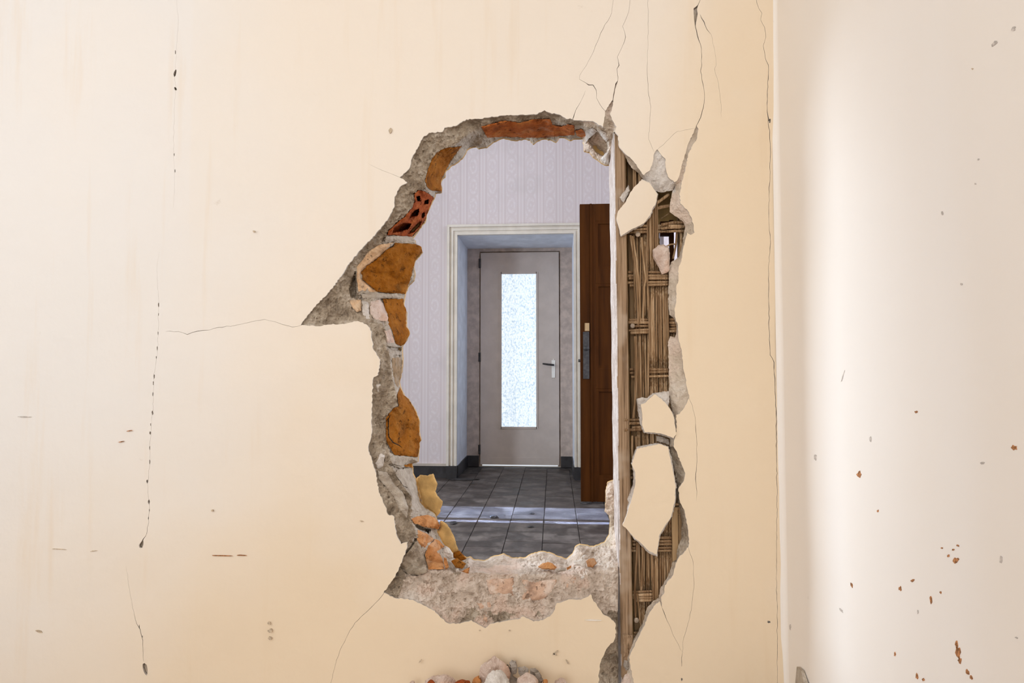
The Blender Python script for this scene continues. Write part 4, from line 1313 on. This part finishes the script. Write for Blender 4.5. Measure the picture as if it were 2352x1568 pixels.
for i, (poly, Yc, h, mt, lab) in enumerate(RUB):
    pebble('rubble_stone', grow(poly, 1.22 if mt == 'greystone' else 1.04), Yc, h * 1.15, mt, lab, 'stone', 300 + i, sp=2.6, rough=1.3, group='stones of the rubble heap', bumpamp=.3)
# plaster slab leaning in the right corner
c0 = PX(1840, 1536, .505)
prof = [(0.00, 0.0), (0.00, c0.z), (0.02, c0.z + .002), (.06, c0.z - .022), (.10, c0.z - .07), (.16, c0.z - .10), (.22, c0.z - .2), (.24, 0.0)]
vs = []
for (a, z) in prof:
    vs.append((.466 + .034 * z / c0.z, c0.y + .01 - a, z))
for (a, z) in prof:
    vs.append((.488 + .019 * z / c0.z, c0.y + .01 - a, z))
n = len(prof)
fs = [tuple(range(n)), tuple(range(2 * n - 1, n - 1, -1))] + [(i, (i + 1) % n, (i + 1) % n + n, i + n) for i in range(n)]
sl = link('plaster_slab', mesh_from('plaster_slab', vs, fs), 'joint')
tag(sl, 'broken plaster slab leaning against the white right wall', 'plaster slab')

# ------------------------------------------------------------------ the far room
YF, YD = 5.24, 5.86           # far wall, door in its niche
YB = Y0 + .162
ZF = 3.3
pl_, pr_ = P(1050, 700, YF).x, P(1319, 700, YF).x
ztop = P(1180, 538, YF).z
XFL, XFR = -2.55, .76
wfar = multibox('wall_far', [(XFL, pl_, YF, YF + .18, 0, ZF), (pr_, XFR, YF, YF + .18, 0, ZF), (pl_, pr_, YF, YF + .18, ztop, ZF)], 'wallpaper')
tag(wfar, kind='structure')
# thick reveal
rv = multibox('wall_reveal', [(pl_ - .10, pl_, YF + .18, YD + .2, 0, ZF), (pr_, pr_ + .10, YF + .18, YD + .2, 0, ZF), (pl_, pr_, YF + .18, YD + .2, ztop, ztop + .1)], 'reveal')
tag(rv, kind='structure')
lin = multibox('reveal_lining', [(pl_ - .002, pl_ + .004, YF + .01, YF + .19, 0, ztop), (pr_ - .004, pr_ + .002, YF + .01, YF + .19, 0, ztop), (pl_, pr_, YF + .01, YF + .19, ztop - .004, ztop + .002)], 'reveal', rv)
dl, dr = P(1104, 820, YD).x, P(1284, 820, YD).x
dtop = P(1195, 580, YD).z
nb = multibox('wall_niche', [(pl_, dl - .012, YD, YD + .06, 0, ztop), (dr + .012, pr_, YD, YD + .06, 0, ztop), (dl - .012, dr + .012, YD, YD + .06, dtop + .012, ztop)], 'niche')
tag(nb, kind='structure')
fs_ = multibox('wall_far_side', [(XFR, XFR + .12, 4.35, YF + .18, 0, ZF)], 'wallpaper')
tag(fs_, kind='structure')
fr_ = multibox('wall_far_return', [(XFR + .12, 2.6, 4.35, 4.47, 0, ZF)], 'wallpaper')
tag(fr_, kind='structure')
fe_ = multibox('wall_far_right', [(2.6, 2.7, YB, 2.2, 0, ZF), (2.6, 2.7, 3.8, 4.47, 0, ZF), (2.6, 2.7, 2.2, 3.8, 0, .8), (2.6, 2.7, 2.2, 3.8, 2.4, ZF)], 'reveal')
tag(fe_, kind='structure')
fl_ = multibox('wall_far_left', [(XFL - .1, XFL, YB, 2.4, 0, ZF), (XFL - .1, XFL, 4.3, YF + .2, 0, ZF), (XFL - .1, XFL, 2.4, 4.3, 0, .45), (XFL - .1, XFL, 2.4, 4.3, 2.55, ZF)], 'reveal')
tag(fl_, kind='structure')
fn_ = multibox('wall_far_near', [(.62, 2.7, YB - .12, YB, 0, ZF)], 'reveal')
tag(fn_, kind='structure')
fc_ = box('ceiling_far', XFL - .1, 2.7, YB, YD + .3, ZF, ZF + .1, 'ceil')
tag(fc_, kind='structure')

# door surround: stepped architrave
AO = 0.078
tr_ = multibox('trim_1', [(pl_ - AO, pl_, YF - .022, YF, .10, ztop + AO), (pr_, pr_ + AO, YF - .022, YF, .10, ztop + AO), (pl_, pr_, YF - .022, YF, ztop, ztop + AO)], 'trim')
tag(tr_, kind='structure')
for nm, w0, w1, dp in (('outer_bead', AO - .016, AO + .004, .040), ('middle_bead', .030, .046, .034), ('inner_bead', -.004, .014, .030)):
    multibox(nm, [(pl_ - w1, pl_ - w0, YF - dp, YF - .002, .10, ztop + w1), (pr_ + w0, pr_ + w1, YF - dp, YF - .002, .10, ztop + w1), (pl_ - w0, pr_ + w0, YF - dp, YF - .002, ztop + w0, ztop + w1)], 'trim', tr_)
sk = multibox('baseboard_far', [(XFL, pl_ - AO - .004, YF - .015, YF, 0, .10), (pl_ - AO - .006, pl_ + .006, YF - .045, YF - .001, 0, .105), (pr_ - .006, pr_ + AO + .006, YF - .045, YF - .001, 0, .105), (pr_ + AO + .004, XFR, YF - .015, YF, 0, .10),
                                (pl_, pl_ + .012, YF, YD, 0, .10), (pr_ - .012, pr_, YF, YD, 0, .10), (pl_ + .012, dl - .014, YD - .012, YD, 0, .10), (dr + .014, pr_ - .012, YD - .012, YD, 0, .10)], 'skirt')
tag(sk, kind='structure')
multibox('cap', [(XFL, pl_ - AO - .006, YF - .018, YF, .10, .118)], 'skirtcap', sk)

# door with a hammered glass panel
d1 = empty('door_1', ((dl + dr) / 2, YD, 0))
tag(d1, kind='structure')
gl, gr = P(1151, 800, YD).x, P(1233, 800, YD).x
gt, gb = P(1195, 628, YD).z, P(1195, 981, YD).z
YD0, YD1 = YD - .012, YD + .028
multibox('door_leaf', [(dl, gl, YD0, YD1, .020, dtop), (gr, dr, YD0, YD1, .020, dtop), (gl, gr, YD0, YD1, gt, dtop), (gl, gr, YD0, YD1, .020, gb)], 'door', d1)
multibox('glazing_bead', [(gl - .012, gl + .006, YD0 - .006, YD0 + .004, gb - .012, gt + .012), (gr - .006, gr + .012, YD0 - .006, YD0 + .004, gb - .012, gt + .012), (gl, gr, YD0 - .006, YD0 + .004, gt - .006, gt + .012), (gl, gr, YD0 - .006, YD0 + .004, gb - .012, gb + .006)], 'door', d1)
multibox('door_stop', [(dl - .06, dl + .012, YD1 + .001, YD1 + .03, 0, dtop + .05), (dr - .012, dr + .06, YD1 + .001, YD1 + .03, 0, dtop + .05), (dl, dr, YD1 + .001, YD1 + .03, dtop - .012, dtop + .05)], 'niche', d1)
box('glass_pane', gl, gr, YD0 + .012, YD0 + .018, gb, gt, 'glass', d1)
multibox('kick_strip', [(dl + .002, dr - .002, YD0 - .005, YD0, .022, .085)], 'door', d1)
for z in (dtop - .10, P(1100, 820, YD).z, .16):
    bm = bmesh.new()
    bmesh.ops.create_cone(bm, segments=12, radius1=.010, radius2=.010, depth=.085, cap_ends=True)
    for v in bm.verts:
        v.co += Vector((dl - .008, YD0 - .008, z))
    me = bpy.data.meshes.new('hinge')
    bm.to_mesh(me)
    bm.free()
    link('hinge', me, 'dark', d1)
hx, hz = P(1271, 845, YD).x, P(1271, 847, YD).z
bm = bmesh.new()
bmesh.ops.create_cube(bm, size=1)
for v in bm.verts:
    w = .034 if v.co.z > 0 else .030
    v.co = Vector((v.co.x * w, v.co.y * .008, v.co.z * .19))
bmesh.ops.bevel(bm, geom=[e for e in bm.edges if abs((e.verts[0].co - e.verts[1].co).y) > .001], offset=.014, segments=4, affect='EDGES')
for v in bm.verts:
    v.co += Vector((hx, YD0 - .004, hz))
me = bpy.data.meshes.new('handle_plate')
bm.to_mesh(me)
bm.free()
hpnl = link('handle_plate', me, 'steel', d1)


def tube(name, pth, r, mat, parent, seg=8):
    vs, fs = [], []
    n = len(pth)
    for i, p in enumerate(pth):
        p = Vector(p)
        d = (Vector(pth[min(n - 1, i + 1)]) - Vector(pth[max(0, i - 1)])).normalized()
        s = d.cross(Vector((0, 0, 1)) if abs(d.z) < .9 else Vector((1, 0, 0))).normalized()
        u = s.cross(d)
        ri = r[i] if isinstance(r, (list, tuple)) else r
        for k in range(seg):
            a = 2 * math.pi * k / seg
            vs.append(p + s * (math.cos(a) * ri) + u * (math.sin(a) * ri))
        if i:
            q = (i - 1) * seg
            for k in range(seg):
                fs.append((q + k, q + (k + 1) % seg, q + seg + (k + 1) % seg, q + seg + k))
    fs += [tuple(range(seg)), tuple(range((n - 1) * seg, n * seg))]
    return link(name, mesh_from(name, vs, fs), mat, parent, True)


hz2 = P(1271, 838, YD).z
tube('lever', [(hx, YD0 - .004, hz2), (hx, YD0 - .045, hz2), (hx - .012, YD0 - .055, hz2 + .001), (hx - .05, YD0 - .057, hz2 + .005), (hx - .085, YD0 - .055, hz2 + .010), (hx - .098, YD0 - .05, hz2 + .012)], [.009, .009, .0095, .009, .008, .007], 'dark', hpnl)

# brown panelled leaf standing open in front
YL = 4.31
ll = P(1333, 800, YL).x
lr = P(1512, 800, YL).x
lt = P(1360, 468, YL).z
lb = max(.006, P(1360, 1152, YL).z)
d2 = empty('door_2', (lr, YL, 0))
tag(d2, kind='structure')
LW = .105
box('stile', ll, ll + LW, YL, YL + .04, lb, lt, 'brown', d2, .003)
box('stile', lr - LW, lr, YL, YL + .04, lb, lt, 'brown', d2, .003)
RZ = [(lb, lb + .16), (.78, .92), (1.50, 1.60), (lt - .12, lt)]
for a, c in RZ:
    box('rail', ll + LW, lr - LW, YL, YL + .04, a, c, 'brown', d2, .002)
for (a, c), (e, f) in zip(RZ[:-1], RZ[1:]):
    pn = box('panel', ll + LW, lr - LW, YL + .012, YL + .028, c, e, 'brown', d2)
    multibox('moulding', [(ll + LW - .002, ll + LW + .020, YL + .002, YL + .014, c, e), (lr - LW - .020, lr - LW + .002, YL + .002, YL + .014, c, e), (ll + LW + .02, lr - LW - .02, YL + .002, YL + .014, c, c + .02), (ll + LW + .02, lr - LW - .02, YL + .002, YL + .014, e - .02, e)], 'brown', pn)
multibox('edge_bead', [(ll + .070, ll + .082, YL - .007, YL + .002, lb, lt)], 'brown', d2)
ka, kb = P(1348, 745, YL), P(1348, 870, YL)
box('lock_plate', ll + .018, ll + .060, YL - .010, YL, kb.z, ka.z - .05, 'dark', d2, .004)
box('worn_patch', ll + .030, ll + .062, YL - .005, YL + .001, ka.z - .045, ka.z + .01, 'board', d2, .002)
tube('latch', [(ll + .03, YL + .02, P(1333, 828, YL).z), (ll - .014, YL + .02, P(1333, 828, YL).z)], .010, 'dark', d2)
tube('knob', [(ll + .04, YL - .002, P(1348, 800, YL).z), (ll + .04, YL - .028, P(1348, 800, YL).z), (ll + .04, YL - .045, P(1348, 800, YL).z)], [.012, .012, .02], 'dark', d2)

# tiled floor of the far room
ff = box('floor_far', XFL, 2.7, YB, YD + .3, -.08, -.006, 'grout')
tag(ff, kind='structure')
fo = box('gap_bounce_slab', pl_, pr_, YD + .03, YD + 1.6, -.03, .002, 'ceil')  # white slab added outside to brighten the gap under the door
tag(fo, kind='structure')
TS = .2
x_line = P(1248, 1208, 1337 / (1208 - 842)).x
tm = []
for k in range(4):
    bm = bmesh.new()
    bmesh.ops.create_cube(bm, size=1)
    for v in bm.verts:
        v.co = Vector((v.co.x * (TS - .004), v.co.y * (TS - .004), v.co.z * .012))
    bmesh.ops.bevel(bm, geom=[e for e in bm.edges if e.verts[0].co.z > 0 and e.verts[1].co.z > 0], offset=.0015, segments=1, affect='EDGES')
    if k:
        for v in bm.verts:
            v.co.z += (v.co.x * random.uniform(-1, 1) + v.co.y * random.uniform(-1, 1)) * .012
    me = bpy.data.meshes.new('tile')
    bm.to_mesh(me)
    bm.free()
    me.materials.append(M['tile'])
    tm.append(me)
rr = random.Random(12)
for i in range(-8, 5):
    off = [0, .09, .0, .11, .02][i % 5]
    for j in range(15):
        cx, cy = x_line + (i + .5) * TS, 2.85 + j * TS + off
        if cy + TS / 2 > YD + .1 or (cy + TS / 2 > YF + .02 and (cx - TS / 2 < pl_ - .02 or cx + TS / 2 > pr_ + .1)):
            if cy - TS / 2 > YF:
                continue
        if cx + TS / 2 > XFR and cy > 4.3:
            continue
        o = bpy.data.objects.new('tile', tm[rr.randrange(4)])
        C.objects.link(o)
        o.location = (cx, cy, -.006 + rr.uniform(-.0008, .0008))
        o.rotation_euler = (0, 0, rr.choice((0, math.pi)))
        o.parent = ff

# litter on the far floor
def floor_at(px, py):
    d = FW * FPX + RT * (px - IW / 2) - UP * (py - IH / 2)
    s = (0.0 - CAM.z) / d.z
    return CAM + d * s


def litter(px, py, rx, ry, h, mat, label, seed):
    c = floor_at(px, py)
    rr = random.Random(seed)
    bm = bmesh.new()
    bmesh.ops.create_icosphere(bm, subdivisions=2, radius=1)
    for v in bm.verts:
        k = 1 + noise.noise(v.co * 1.7 + Vector((seed, 0, 0))) * .5
        v.co = Vector((v.co.x * rx * k, v.co.y * ry * k, max(-.3, v.co.z) * h * k + h * .3)) + Vector((c.x, c.y, .0012))
    me = bpy.data.meshes.new('floor_litter')
    bm.to_mesh(me)
    bm.free()
    o = link('floor_litter', me, mat)
    tag(o, label, 'litter')


litter(1041, 1202, .022, .03, .008, 'dark', 'dark scrap on the tiles nearest the left bricks', 1)
litter(1219, 1211, .018, .012, .008, 'dark', 'small black scrap in the middle of the tiles', 2)
litter(1133, 1188, .028, .03, .010, 'dark', 'dark leaf-like scrap lying on the bright strip of floor', 3)
litter(1065, 1101, .11, .045, .006, 'dark', 'long dark scrap on the tiles before the left door jamb', 4)
litter(1222, 1180, .012, .012, .006, 'dark', 'tiny dark scrap right on the bright strip', 5)
litter(1345, 1157, .04, .02, .008, 'dark', 'dark scrap under the foot of the brown door leaf', 6)
